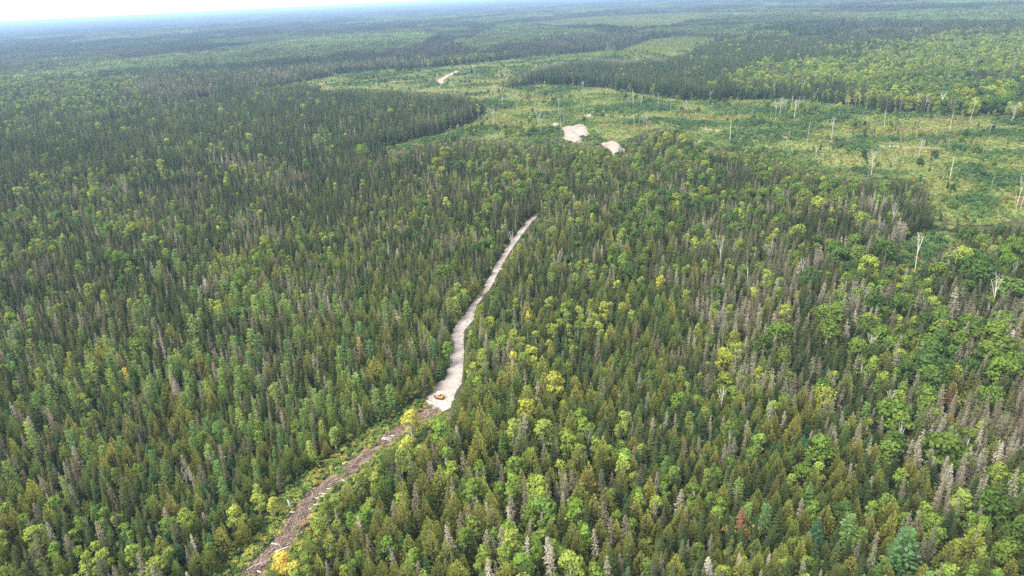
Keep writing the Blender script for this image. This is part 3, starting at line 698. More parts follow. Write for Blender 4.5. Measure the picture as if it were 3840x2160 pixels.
# trees that stand out in the photograph: species, tone, foot in the survey frame, height, width factor, what sets it apart
SPECIAL = []
def special(sp, tone, px, py, h, w, label, crown_at=None):
    x, y = G1(px, py, (h * crown_at) if crown_at else 0.0); SPECIAL.append((sp, tone, x, y, h, w, label))
special('birch', 'golden', 1032, 1062, 12, 1.15, "golden birch leaning over the slash trail just below the excavator", .62)
special('birch', 'yellow', 1020, 1122, 10, 1.3, "yellow birch with orange patches at the bend of the slash trail", .6)
special('birch', 'orange gold', 708, 1408, 9, 1.25, "blazing orange-gold birch at the lower end of the slash trail", .6)
special('birch', 'golden', 742, 1436, 8, 1.2, "lemon-gold birch beside the blazing orange one at the trail's lower end", .6)
special('birch', 'yellow', 680, 1272, 7, 1.0, "small yellow birch up the bank from the white stump by the trail", .6)
special('birch', 'yellow green', 598, 1294, 9.5, 1.15, "lime-yellow birch with a pale trunk in the dark firs left of the trail", .65)
special('larch', 'orange gold', 318, 945, 9, .8, "bright golden-orange larch alone among dark conifers on the west side", .6)
special('larch', 'orange gold', 1328, 800, 8.5, .75, "slim orange-gold larch among cedars east of the gravel road", .6)
special('larch', 'tan', 907, 872, 11, .75, "pale tan-orange larch among green firs west of the road bend", .6)
special('birch', 'golden', 1081, 497, 10, .9, "first of a pair of yellow birches in the dark spruces behind the road", .7)
special('birch', 'yellow', 1121, 506, 10, 1.0, "second of a pair of yellow birches in the dark spruces behind the road", .7)
special('maple', 'sunlit lime', 662, 604, 11, .95, "round yellow-lime maple standing alone in the grey spruces", .75)
special('fir', 'rust brown', 1867, 1296, 8, .8, "rust-brown dead fir among green cedars near the bottom", .6)
special('fir', 'rust brown', 2392, 985, 9, .8, "rusty red-tipped fir beside grey dead spruces on the east side", .7)
special('birch', 'bright green', 1365, 1285, 12, 1.35, "big open-crowned green birch with pale limbs among the tall cedars", .6)
special('larch', 'sea green', 2272, 1392, 14, 1.35, "very large sea-green larch at the bottom edge on the east side", .5)
special('larch', 'pale green', 2135, 1340, 12, 1.15, "broad pale green larch with a twin dark one next to it", .55)
special('fir', 'blue green', 2052, 1340, 10, 1.15, "dark blue-green fir next to the broad pale green larch", .55)
special('cedar', 'yellowish', 1455, 1155, 12.5, 1.0, "tall yellowish cedar spire in the middle of the cedar grove", .6)
special('cedar', 'olive', 1178, 1210, 12.5, .95, "slender olive cedar spire nearest the slash trail", .6)
special('dead', 'pale grey', 2400, 760, 15, 1.15, "tallest pale dead spruce with drooping limbs below the shrub pocket", .55)
special('dead', 'pale grey', 1230, 1300, 11, .9, "pale dead spruce skeleton in the cedar grove above the lettered corner".replace(" above the lettered corner", " near the open birch"), .6)
special('dead', 'grey', 1250, 1320, 10, 1.3, "wide twiggy grey dead tree next to the pale spruce skeleton", .5)
special('dead', 'pale grey', 1290, 1320, 12, 1.1, "ash-grey dead cedar with a leafy green side in the grove", .5)
special('maple', 'sunlit lime', 2010, 575, 11, 1.15, "lime-green maple ball in front of the brown spruce block", .75)
special('maple', 'sunlit lime', 2166, 545, 12, 1.2, "lime maple dome at the west side of the brown spruce block", .75)
special('maple', 'deep green', 2340, 920, 13, 1.35, "huge twin-domed green maple on the east side", .6)
special('maple', 'sunlit lime', 2180, 810, 11, 1.1, "lime maple with dark conifers behind it on the east side", .7)
special('maple', 'leaf green', 2535, 720, 14, 1.3, "big leafy maple at the right edge below the shrub pocket", .65)
special('maple', 'sunlit lime', 2370, 822, 11, 1.15, "yellow-green maple below the tallest pale dead spruce", .7)
special('maple', 'leaf green', 1138, 340, 9, .8, "round green maple at the dark spruce block's foot", .6)
special('maple', 'leaf green', 1022, 340, 9, .8, "pale round maple in front of the dark spruce block", .6)
special('birch', 'light green', 840, 1095, 9, 1.0, "pale-trunked green birch on the bank above the slash trail", .62)
special('birch', 'light green', 2390, 650, 14, 1.2, "tall white-trunked birch at the edge of the shrub pocket", .7)
special('spruce', 'dark green', 1187, 186, 19, 1.15, "lone towering dark pine on the far clearing")
special('spruce', 'dark green', 1818, 432, 15, 1.0, "first of two dark spires rising into the clearing")
special('spruce', 'dark green', 1903, 435, 16, 1.0, "second of two dark spires rising into the clearing")
special('spruce', 'dark green', 1558, 405, 12, 1.0, "dark spruce spire standing before the pale sand pit")
z2 = lambda x, y: (858.7 + x / 3.0, y / 3.0)
z3 = lambda x, y: (1717.4 + x / 3.0, y / 3.0)
SNAGS = [z2(*p) + (p2,) for p, p2 in [((270, 650), 75), ((1218, 815), 90), ((1510, 1020), 190), ((1490, 960), 110), ((1655, 960), 130), ((1640, 870), 150), ((1676, 950), 90), ((1825, 860), 110), ((2205, 800), 130),
    ((2260, 820), 80), ((2385, 835), 125), ((2485, 865), 100), ((1095, 940), 70), ((1040, 945), 70), ((1185, 975), 100), ((1150, 940), 110), ((1330, 880), 90), ((905, 560), 110), ((1104, 640), 50), ((1825, 680), 60),
    ((2215, 1010), 140), ((2280, 990), 120), ((2250, 940), 90), ((2305, 1000), 130), ((1400, 1080), 50), ((1440, 1060), 45), ((1010, 600), 55), ((1040, 596), 50), ((1195, 590), 60), ((1225, 600), 70), ((1245, 520), 60), ((1480, 500), 50), ((510, 640), 50), ((420, 640), 45)]]
SNAGS += [z3(*p) + (p2,) for p, p2 in [((355, 1080), 200), ((730, 880), 170), ((840, 905), 150), ((700, 880), 100), ((815, 840), 100), ((775, 850), 90), ((905, 830), 90), ((750, 850), 80), ((870, 830), 85), ((15, 890), 120), ((935, 1100), 175),
    ((405, 1050), 70), ((435, 1105), 80), ((775, 1140), 80), ((800, 1060), 70), ((1000, 1200), 90), ((1520, 960), 110), ((1460, 1040), 70), ((1695, 920), 60), ((1760, 850), 120), ((1820, 850), 110), ((1945, 850), 150),
    ((2170, 915), 120), ((2475, 935), 130), ((2010, 1000), 130), ((2310, 1030), 80), ((1770, 1245), 180), ((1420, 1340), 230), ((1395, 1350), 120), ((1575, 1310), 110), ((2010, 1370), 150), ((2325, 1420), 90), ((1120, 1060), 150),
    ((1640, 1080), 60), ((2000, 1120), 80), ((210, 770), 75), ((660, 770), 50), ((520, 890), 60), ((1240, 1090), 60), ((1175, 905), 50), ((2300, 990), 40), ((1890, 480), 90), ((1925, 560), 90), ((1975, 530), 80), ((2025, 540), 90)]]
SNAGS += [(1810, 690, 110), (2238, 600, 85), (1290, 650, 70), (965, 1335, 60), (1030, 1180, 60), (2566, 530, 140), (2556, 525, 110), (2300, 690, 100), (2380, 700, 70), (2490, 810, 100), (325, 520, 90), (1020, 1190, 40), (1810, 1050, 80), (1480, 1160, 90), (1370, 1260, 60)]

# undergrowth points: clearing shrubs, trail banks, forest understorey
def shrub_points():
    out = []
    x, y = grid(235, 900, 2.0); x2, y2 = grid(900, 1500, 3.2); a = np.concatenate([x, x2]); b = np.concatenate([y, y2])
    dx, dy = proj(a, b, .8); m = np.zeros(len(a), bool)
    for p in CLEARINGS: m |= inside(p, dx, dy)
    bad = np.zeros(len(a), bool)
    for p in PITS: bad |= inside(p, dx, dy)
    for pts, half in (TRACK_A, TRACK_A2, TRACK_B, TRACK_C):
        q, w = from_line(pts, half + .8); bad |= inside(np.vstack([q, w[::-1]]), a, b)
    m &= ~bad & (rng.uniform(0, 1, len(a)) < .35 + .75 * vnoise(a, b, 11, 8))
    out.append((a[m], b[m], 0))
    x, y = grid(90, 330, 1.25); m = inside(STRIP_G, x, y) & ~inside(TRAIL_G, x, y); out.append((x[m], y[m], 1))
    x, y = grid(90, 330, 2.2); m = inside(TRAIL_G, x, y) & (vnoise(x, y, 5, 2) > .72); out.append((x[m], y[m], 1))
    x, y = grid(90, 520, 2.7); x2, y2 = grid(520, 1100, 4.2); a = np.concatenate([x, x2]); b = np.concatenate([y, y2])
    m = ~forbidden(a, b, 2.0) & (rng.uniform(0, 1, len(a)) < .8); out.append((a[m], b[m], 2))
    return out

# ------------------------------------------------------------------ individuals and the rest of each kind
NAME = {'spruce': 'spruce_tree', 'fir': 'fir_tree', 'cedar': 'cedar_tree', 'larch': 'larch_tree', 'birch': 'birch_tree', 'maple': 'maple_tree', 'dead': 'dead_spruce', 'bare': 'bare_tree', 'shrub': 'shrub'}
WORD = {'spruce': 'spruce', 'fir': 'fir', 'cedar': 'cedar', 'larch': 'larch', 'birch': 'birch', 'maple': 'maple', 'dead': 'dead spruce', 'bare': 'bare snag', 'shrub': 'shrub'}
GROUP = {'spruce': 'green spruces of the forest', 'fir': 'young firs of the forest', 'cedar': 'cedars of the forest', 'larch': 'larches of the forest', 'birch': 'birches and aspens of the forest',
         'maple': 'round maples of the forest', 'dead': 'dead grey spruces of the forest', 'bare': 'bleached bare snags', 'shrub': 'shrubs along the slash trail'}
LANDMARKS = [  # survey point, name
    (1105, 995, 'the excavator'), (1150, 880, 'the wide road bend'), (1205, 750, 'the gravel road'), (1300, 600, "the road's upper stretch"), (1000, 1110, 'the trail head'), (890, 1170, "the trail's middle"),
    (770, 1290, 'the lower trail'), (640, 1430, "the trail's foot"), (1440, 345, 'the sand pit'), (1550, 375, 'the second sand pit'), (2330, 635, 'the shrub pocket'), (2240, 500, 'the brown spruce block'),
    (1560, 293, 'the sandy track fork'), (2050, 353, 'the pale dirt track'), (1115, 198, 'the far sand curve'), (1190, 180, 'the lone pine'), (318, 945, 'the golden larch'), (1867, 1296, 'the rust-brown fir'),
    (1365, 1285, 'the open birch'), (2400, 760, 'the tallest dead spruce'), (1328, 800, 'the orange larch'), (2272, 1392, 'the giant larch'), (662, 604, 'the lone lime maple'), (2340, 920, 'the twin-domed maple'),
    (1100, 500, 'the yellow birch pair'), (907, 872, 'the tan larch'), (1180, 300, "the spruce block's corner"), (598, 1294, 'the lime-yellow birch'), (1455, 1155, 'the tall cedar spire'), (708, 1408, 'the orange-gold birch')]
LMX, LMY = np.array([l[0] for l in LANDMARKS]), np.array([l[1] for l in LANDMARKS])

rows = []   # individuals: species, tone index or word, tint, x, y, h, w, label, variant, survey x, survey y
rest = {s: [] for s in list(SP) + ['shrub']}
spec_xy = np.array([(s[2], s[3]) for s in SPECIAL])
for k, s in enumerate(SP):
    m = spk == k; x, y, h = tx[m], ty[m], hh[m]
    far_off = np.ones(len(x), bool)
    for px, py in spec_xy: far_off &= (x - px) ** 2 + (y - py) ** 2 > 2.0 ** 2
    x, y, h = x[far_off], y[far_off], h[far_off]
    ti, tc = pick_tones(s, len(x), x, y); w = np.clip(rng.normal(1, .13, len(x)), .7, 1.4); w = np.where((s in ('birch', 'maple')) & (h < 7), w * 1.15, w)
    if s == 'spruce': tc = tc * (1 + np.clip((np.hypot(x, y) - 500) / 500, 0, 1)[:, None] * np.array([-.1, .12, -.06]))
    dx, dy = proj(x, y, h * .65); size = h * w / np.hypot(np.hypot(x, y), CAM_H)
    vis = (dx > 12) & (dx < W_ - 12) & (dy > 0) & (dy < H_ - 14)
    order = np.argsort(-np.where(vis, size, 0)); nspec = sum(1 for q in SPECIAL if q[0] == s) + (len(SNAGS) if s == 'bare' else 0)
    top = [i for i in order[:max(0, 296 - nspec)] if vis[i]]; pick = np.zeros(len(x), bool); pick[top] = True
    for i in top: rows.append([s, TONES[s][ti[i]][0], tc[i], x[i], y[i], h[i], w[i], None, int(rng.integers(NV)), dx[i], dy[i]])
    r = ~pick; rest[s] = (x[r], y[r], h[r], w[r], tc[r])
for s, tone, x, y, h, w, lab in SPECIAL:
    c = EXTRA.get(tone); c = c if c is not None else dict((t[0], t[1]) for t in TONES[s])[tone]
    dx, dy = proj(x, y, h * .65); rows.append([s, tone, np.array(c), x, y, h, w, lab, int(rng.integers(NV)), float(dx), float(dy)])
for k, (px, py, hp) in enumerate(SNAGS):
    x, y = G1(px, py); d = math.sqrt(x * x + y * y + CAM_H ** 2); h = hp / (FPX / d * .95) / (3.0 if k < len(SNAGS) - 15 else 1.0)
    h = min(max(h, 3.5), 19); ti, tc = pick_tones('bare', 1); dx, dy = proj(x, y, h * .65)
    rows.append(['bare', TONES['bare'][ti[0]][0], tc[0], x, y, h, 1.0, None, int(3 * (k % 2) if k >= len(SNAGS) - 15 else [0, 1, 2, 4, 5, 3][k % 6] if hp > 95 else [2, 0, 5, 3, 1][k % 5]), float(dx), float(dy)])
sh = shrub_points(); near_sh = []; far_sh = []
for x, y, zone in sh:
    h = rng.uniform(1.1, 2.6, len(x)) if zone == 0 else rng.uniform(.5, 1.5, len(x)) if zone == 1 else rng.uniform(1.2, 3.6, len(x))
    ti, tc = pick_tones('shrub', len(x)); w = rng.uniform(.8, 1.3, len(x))
    patch = vnoise(x, y, 30, 12); pn = vnoise(x, y, 9, 14)
    if zone == 0:
        T = [t[1] for t in TONES['shrub']]; q = .55 * vnoise(x, y, 34, 12) + .3 * vnoise(x, y, 12, 14) + .15 * rng.uniform(0, 1, len(x))
        ti = np.where(q < .36, 2, np.where(q < .52, 0, np.where(q < .66, 1, 3))); tc = np.array(T)[ti] * np.exp(rng.normal(0, .16, (len(x), 1))) * 1.12
        rust = (vnoise(x, y, 26, 19) > .74) & (rng.uniform(0, 1, len(x)) < .4); tc[rust] = T[4] * rng.uniform(.8, 1.1, (rust.sum(), 1)); ti[rust] = 4
        h = np.where(ti == 3, h * 1.7, np.where(ti == 1, h * 1.25, h * .8)); w = w * np.where(ti == 3, 1.3, 1.0)
        thinout = rng.uniform(0, 1, len(x)) < np.where(ti == 2, .6, .92); x, y, h, w, tc, ti = (v[thinout] for v in (x, y, h, w, tc, ti))
    if zone == 1: tc = tc * 1.3
    if zone == 2: tc = tc * 1.0
    if zone == 1:
        dx, dy = proj(x, y, h * .5); d = np.hypot(np.hypot(x, y), CAM_H); vis = (dx > 12) & (dx < W_ - 12) & (dy < H_ - 10)
        o = np.argsort(np.where(vis, d, 1e9)); top = [i for i in o[:298] if vis[i]] if not near_sh else []
        pk = np.zeros(len(x), bool); pk[top] = True
        for i in top: near_sh.append(['shrub', TONES['shrub'][ti[i]][0], tc[i], x[i], y[i], h[i], w[i], None, int(rng.integers(NV)), dx[i], dy[i]])
        x, y, h, w, tc = x[~pk], y[~pk], h[~pk], w[~pk], tc[~pk]
    far_sh.append((x, y, h, w, tc))
rest['shrub'] = tuple(np.concatenate([q[k] for q in far_sh]) for k in range(5))
rows += near_sh

# what to say of each: size, tone, kind, its neighbours and the landmark it stands by
RX, RY = np.array([r[9] for r in rows]), np.array([r[10] for r in rows])
def size_word(s, h, w, v=0):
    lo_, hi_ = HT.get(s, (1.0, 2.4)); t = (h - lo_) / (hi_ - lo_)
    a = 'small' if t < .3 else 'tall' if t > .72 else ''
    b = 'slim' if w < .9 else 'broad' if w > 1.12 else ''
    if s == 'bare': return (a + ' ' + ('forked', 'twiggy', 'pole-like')[int(v) % 3]).strip()
    if s == 'shrub': return ('low' if t < .3 else 'bushy' if t > .7 else 'knee-high')
    return (a + ' ' + b).strip() or 'mid-sized'
def where(x, y, alt=0):
    d = np.hypot((LMX - x), (LMY - y) * 1.3); o = np.argsort(d)[alt]; lx, ly, nm = LANDMARKS[o]; dx, dy = x - lx, y - ly
    far_ = 'well ' if d[o] > 190 else ''
    if abs(dx) > 1.4 * abs(dy): return f"{far_}{'left' if dx < 0 else 'right'} of {nm}"
    if abs(dy) > 1.4 * abs(dx): return f"{far_}{'behind' if dy < 0 else 'in front of'} {nm}"
    return f"{far_}{'below' if dy > 0 else 'above'} {nm}, {'leftward' if dx < 0 else 'rightward'}"
brief = lambda r: f"{r[1].split()[-1] if r[0] != 'dead' else r[1].split()[0]} {WORD[r[0]].replace('dead spruce', 'dead one').replace('bare snag', 'snag')}"
used = {}; NW = lambda t: len(t.replace('-', ' ').split())
for i, r in enumerate(rows):
    if r[7]: used[r[7]] = 1; continue
    dx, dy = RX - RX[i], RY - RY[i]; dd = np.hypot(dx, dy * 1.2); dd[i] = 1e9; o = np.argsort(dd)[:14]
    lft = next((rows[j] for j in o if dx[j] < 0 and (rows[j][0], rows[j][1]) != (r[0], r[1])), None); rgt = next((rows[j] for j in o if dx[j] > 0 and (rows[j][0], rows[j][1]) != (r[0], r[1])), None)
    frt = next((rows[j] for j in o if dy[j] > 0 and rows[j] is not lft and rows[j] is not rgt), None)
    base = f"{size_word(r[0], r[5], r[6], r[8])} {r[1]} {WORD[r[0]]}"
    art = lambda t: ('an ' if t[0] in 'aeiou' else 'a ') + t
    cand = [f"{base} {where(RX[i], RY[i])}"]
    if lft: cand.append(f"{base} beside {art(brief(lft))}, {where(RX[i], RY[i])}")
    if rgt: cand.append(f"{base} next to {art(brief(rgt))}, {where(RX[i], RY[i])}")
    if lft and rgt: cand.append(f"{base} between {brief(lft)} and {brief(rgt)}, {where(RX[i], RY[i])}")
    if frt: cand.append(f"{base} behind {art(brief(frt))}, {where(RX[i], RY[i])}")
    if lft and rgt: cand.append(f"{base} between {brief(lft)} and {brief(rgt)}, {where(RX[i], RY[i], 1)}")
    if lft and frt: cand.append(f"{base} behind {art(brief(frt))} by {art(brief(lft))}, {where(RX[i], RY[i])}")
    if rgt and frt: cand.append(f"{base} behind {brief(frt)} and {brief(rgt)}, {where(RX[i], RY[i], 1)}")
    for al in (1, 2, 3, 4, 5, 6):
        if lft: cand.append(f"{base} beside {art(brief(lft))}, {where(RX[i], RY[i], al)}")
        if rgt: cand.append(f"{base} next to {art(brief(rgt))}, {where(RX[i], RY[i], al)}")
        cand.append(f"{base} {where(RX[i], RY[i], al)}")
        oo = np.argsort(np.hypot(LMX - RX[i], (LMY - RY[i]) * 1.3)); cand.append(f"{base} somewhere between {LANDMARKS[oo[0]][2]} and {LANDMARKS[oo[al]][2]}")
    cand = [c for c in cand if NW(c) <= 16] or [cand[0]]
    pref = cand[1:4] + cand[:1] + cand[4:]
    lab = next((c for c in pref if c not in used), pref[0]); used[lab] = 1; r[7] = lab

for s, tone, tint, x, y, h, w, lab, var, dx, dy in rows:
    nh = PLANT[s][0]; k = h / nh; kz = h / GEO_H[s]
    e = bpy.data.objects.new(NAME[s], None); col.objects.link(e); e.empty_display_size = .5
    e.location = (x, y, 0); e.rotation_euler = (rng.normal(0, .025), rng.normal(0, .025), rng.uniform(0, 6.283)); e.scale = (k * w, k * w, kz) if s != 'shrub' else (w * (.5 + .5 * k), w * (.5 + .5 * k), k)
    e['label'] = lab; e['category'] = 'shrub' if s == 'shrub' else 'tree'; e['group'] = GROUP[s]
    c = link("crown", CROWN_ME[s, var], e); c['tint'] = [float(q) for q in tint]
    t = link("stem" if s == 'shrub' else "trunk", TRUNK_ME[s, var], e); t['tint'] = [float(q) for q in tint]

def scatter_kind(name, s, data):
    x, y, h, w, tc = data; n = len(x)
    if not n: return
    k = h / PLANT[s][0]; kz = h / GEO_H[s]; rot = np.stack([rng.normal(0, .025, n), rng.normal(0, .025, n), rng.uniform(0, 6.283, n)], 1)
    kw = k * w if s != 'shrub' else w * (.5 + .5 * k)
    scatter_object(name, [whole(s, v) for v in range(NV)], [PLANT[s][2], PLANT[s][3]], np.stack([x, y, np.zeros(n)], 1), rng.integers(0, NV, n), rot, np.stack([kw, kw, kz], 1), tc)
for s in SP:
    if s != 'bare': scatter_kind(NAME[s].replace('_tree', '') + "_forest", s, rest[s])
if len(rest['bare'][0]): scatter_kind("bare_snag_woods", 'bare', rest['bare'])
scatter_kind("shrub_undergrowth", 'shrub', rest['shrub'])

# ------------------------------------------------------------------ far forest, in patches of many small trees
def low_tree(acc, x, y, h, kind, v, wide=1.0):
    n = 5; a0 = U(0, 6)
    if kind == 0:
        r = U(1.1, 1.6) * wide; ring = [(x + r * U(.8, 1.2) * math.cos(a0 + 6.283 * i / n), y + r * U(.8, 1.2) * math.sin(a0 + 6.283 * i / n), h * U(.05, .15)) for i in range(n)]
        for i in range(n): acc.face([ring[i], ring[(i + 1) % n], (x, y, h)], min(1, max(0, v + U(-.2, .2))))
    else:
        r = U(1.8, 2.7) * wide
        for _ in range(9):
            d = np.array([R.gauss(0, 1), R.gauss(0, 1), R.gauss(.7, .8)]); d /= np.linalg.norm(d)
            clump(acc, np.array([x, y, h * .68]) + d * np.array([r * .7, r * .7, h * .26]), d, r * .5, min(1, max(0, v + U(-.25, .25))))
def patch(size, cell, kind, hmin, hmax, mixed=.12, wide=1.0):
    a = Acc(); n = int(size / cell)
    for i in range(n):
        for j in range(n):
            if U(0, 1) < .08: continue
            kd = kind if U(0, 1) > mixed else 1 - kind
            low_tree(a, (i + U(0, 1)) * cell - size / 2, (j + U(0, 1)) * cell - size / 2, U(hmin, hmax), kd, U(.1, .9), wide)
    return a
def far_points(y0, y1, cell):
    xm = y1 * .86; gx, gy = np.meshgrid(np.arange(-xm, xm, cell), np.arange(y0, y1, cell)); x = gx.ravel(); y = gy.ravel() + 0.0
    x = x + rng.uniform(-.15, .15, len(x)) * cell; y = y + rng.uniform(-.15, .15, len(x)) * cell
    dx, dy = proj(x, y, 8.0); ok = (dx > -260) & (dx < 2836)
    return x[ok], y[ok], dx[ok], dy[ok]
def far_scatter(name, y0, y1, cell, protos, nc):
    x, y, dx, dy = far_points(y0, y1, cell)
    bad = np.zeros(len(x), bool)
    for f in (0, 6, 11):
        qx, qy = proj(x, y, f)
        for p in CLEARINGS: bad |= inside(p, qx, qy)
    x, y, dx, dy = x[~bad], y[~bad], dx[~bad], dy[~bad]
    leafy = np.zeros(len(x))
    for p in (ASPEN_L, ASPEN_R, ASPEN_C, ASPEN_FR, MAPLE_R): leafy[inside(p, dx, dy)] = 1
    nzb = vnoise(x, y * .55, 520, 31) * .5 + vnoise(x, y * .55, 190, 32) * .35 + vnoise(x, y, 70, 33) * .15
    leafy = np.where((leafy == 0) & (dy < 110) & (nzb > .6), 1, leafy); leafy[inside(DARK_BLOCK, dx, dy)] = 0
    con = (leafy == 0); n = len(x)
    var = np.where(con, rng.integers(0, nc, n), rng.integers(nc, len(protos), n))
    t1 = np.where(con[:, None], TONES['spruce'][0][1] * 1.1, lin(116, 136, 74, .78)); tg = lin(112, 104, 90, K)
    grey = np.clip((vnoise(x, y, 240, 51) - .5) * 2.4, 0, .5)[:, None] * con[:, None]
    tc = (t1 * (1 - grey) + tg * grey) * np.exp(rng.normal(0, .2, (n, 1))) * (.6 + .8 * vnoise(x, y * .5, 300, 8)[:, None])
    hs = (.6 + .9 * vnoise(x, y, 110, 61)) * np.where(con, 1, 1.05); rot = np.stack([np.zeros(n), np.zeros(n), rng.integers(0, 4, n) * math.pi / 2], 1)
    scatter_object(name, protos, [M_LEAF], np.stack([x, y, np.zeros(n)], 1), var, rot, np.stack([np.ones(n), np.ones(n), hs], 1), tc)
far_scatter("middle_distance_forest", 1500, 4000, 20.0, [patch(20, 4.4, 0, 11, 19, .1, 1.5) for _ in range(6)] + [patch(20, 5.0, 1, 12, 17, .1, 1.3) for _ in range(4)], 6)
far_scatter("far_forest", 4000, 9000, 80.0, [patch(80, 5.6, 0, 10, 20, .12, 1.9) for _ in range(4)] + [patch(80, 6.6, 1, 12, 18, .12, 1.7) for _ in range(3)], 4)
far_scatter("horizon_forest", 9000, 29500, 330.0, [patch(332, 15, 0, 8, 26, .2, 3.5) for _ in range(3)] + [patch(332, 16, 1, 10, 22, .2, 3) for _ in range(2)], 3)

# shrubs and young trees of the clearings farther off
def bush_patch(size, n):
    a = Acc()
    for _ in range(n):
        x, y, r, v = U(-.5, .5) * size, U(-.5, .5) * size, U(.8, 1.9), U(.1, .9)
        if U(0, 1) < .07: low_tree(a, x, y, U(4, 7), 0 if U(0, 1) < .6 else 1, .1); continue
        for _k in range(7):
            d = np.array([R.gauss(0, 1), R.gauss(0, 1), R.gauss(.8, .6)]); d /= np.linalg.norm(d); clump(a, np.array([x, y, .6]) + d * np.array([r, r, 1.1]), d, r * .5, min(1, max(0, v + U(-.2, .2))))
    return a
x, y, dx, dy = far_points(1480, 6500, 16.0); m = np.zeros(len(x), bool)
for p in CLEARINGS: m |= inside(p, dx, proj(x, y, 0)[1])
x, y = x[m], y[m]; n = len(x); ti, tc = pick_tones('shrub', n)
tc = (tc * .35 + TONES['shrub'][0][1] * .65) * (.75 + .5 * vnoise(x, y, 90, 3))[:, None]
scatter_object("far_shrub_undergrowth", [bush_patch(16, 46) for _ in range(5)], [M_LEAF], np.stack([x, y, np.zeros(n)], 1), rng.integers(0, 5, n), np.stack([np.zeros(n), np.zeros(n), rng.integers(0, 4, n) * 1.5708], 1), np.ones((n, 3)), tc)

# ------------------------------------------------------------------ the machine, logs, stones, slash
def solid(name, parts, mat, parent=None, bevel=.03, **props):
    """parts: boxes (centre, size, rotation about y) joined into one shape with worn edges"""
    import bmesh
    bm = bmesh.new()
    for c, sz, *ry in parts:
        m = Matrix.Translation(c) @ Matrix.Rotation(ry[0] if ry else 0, 4, 'Y') @ Matrix.Diagonal((*sz, 1)); bmesh.ops.create_cube(bm, size=1, matrix=m)
    if bevel: bmesh.ops.bevel(bm, geom=bm.edges[:], offset=bevel, segments=1, affect='EDGES')
    me = bpy.data.meshes.new(name); bm.to_mesh(me); bm.free(); me.materials.append(mat)
    return link(name, me, parent, **props)

P_ORANGE, P_CREAM = paint("orange_paint", (.52, .27, .06), .5), paint("cream_paint", (.78, .74, .58), .4)
P_DARK, P_STEEL = paint("dark_steel", (.035, .033, .03), .6), paint("worn_steel", (.22, .17, .12), .5, .4)
mx0, my0 = G1(1107, 1003)
ex = bpy.data.objects.new("excavator", None); col.objects.link(ex); ex.location = (mx0, my0, .14); ex.rotation_euler = (0, 0, math.radians(-22)); ex.scale = (.78, .78, .78)
ex['label'] = "orange tracked excavator with a cream cab roof parked at the gravel road's end"; ex['category'] = "excavator"
def track(yc):
    a = Acc(); prof = []; Lh, r = 1.25, .38
    for i in range(9): t = math.pi / 2 + math.pi * i / 8; prof.append((-Lh + r * math.cos(t), r + r * math.sin(t)))
    for i in range(9): t = -math.pi / 2 + math.pi * i / 8; prof.append((Lh + r * math.cos(t), r + r * math.sin(t)))
    n = len(prof); a.v = [(x, yc - .24, z) for x, z in prof] + [(x, yc + .24, z) for x, z in prof]
    for i in range(n): j = (i + 1) % n; a.f.append((i, j, n + j, n + i)); a.var.append(.5); a.m.append(0)
    a.f += [tuple(reversed(range(n))), tuple(range(n, 2 * n))]; a.var += [.5, .5]; a.m += [0, 0]
    o = link("track", mesh_from("track", a, [P_DARK]), ex)
    for k in (-1.0, -.35, .35, 1.0): w = Acc(); w.tube([(k, yc - .27, .34), (k, yc + .27, .34)], [.2, .2], .5, 0, 12); link("track_roller", mesh_from("track_roller", w, [P_STEEL]), o)
track(-.85); track(.85)
solid("undercarriage", [((0, 0, .5), (1.9, 1.25, .4))], P_STEEL, ex)
solid("house", [((.25, 0, 1.08), (2.6, 1.9, .62)), ((1.05, .1, 1.5), (1.1, 1.6, .35))], P_ORANGE, ex, .06)
solid("counterweight", [((1.6, 0, 1.12), (.4, 1.95, .75))], P_ORANGE, ex, .09)
cab = solid("cab", [((-.95, -.0, 2.0), (.08, .08, 1.3)), ((-.95, -.85, 2.0), (.08, .08, 1.3)), ((.35, -.85, 2.0), (.08, .08, 1.3)), ((.35, 0.6, 2.0), (.08, .08, 1.3)), ((-.95, .6, 2.0), (.08, .08, 1.3)), ((.36, -.1, 1.75), (.06, 1.4, .75))], P_ORANGE, ex, .01)
solid("cab_roof", [((-.3, -.12, 2.7), (1.95, 2.1, .12))], P_CREAM, cab, .04)
solid("seat", [((-.1, -.1, 1.6), (.5, .5, .14)), ((.12, -.1, 1.9), (.12, .5, .55))], P_DARK, cab, .03)
solid("boom", [((-1.7, .0, 1.75), (1.7, .28, .34), math.radians(22)), ((-2.7, .0, 1.75), (.9, .26, .3), math.radians(-38))], P_ORANGE, ex, .03)
solid("dipper_arm", [((-2.75, .0, 1.05), (1.5, .2, .24), math.radians(-72))], P_ORANGE, ex, .03)
solid("bucket", [((-2.45, 0, .34), (.55, .8, .08)), ((-2.7, 0, .55), (.08, .8, .45)), ((-2.45, .38, .5), (.5, .06, .36)), ((-2.45, -.38, .5), (.5, .06, .36))], P_STEEL, ex, .02)
solid("exhaust_pipe", [((1.2, .5, 1.85), (.09, .09, .5))], P_DARK, ex, .01)

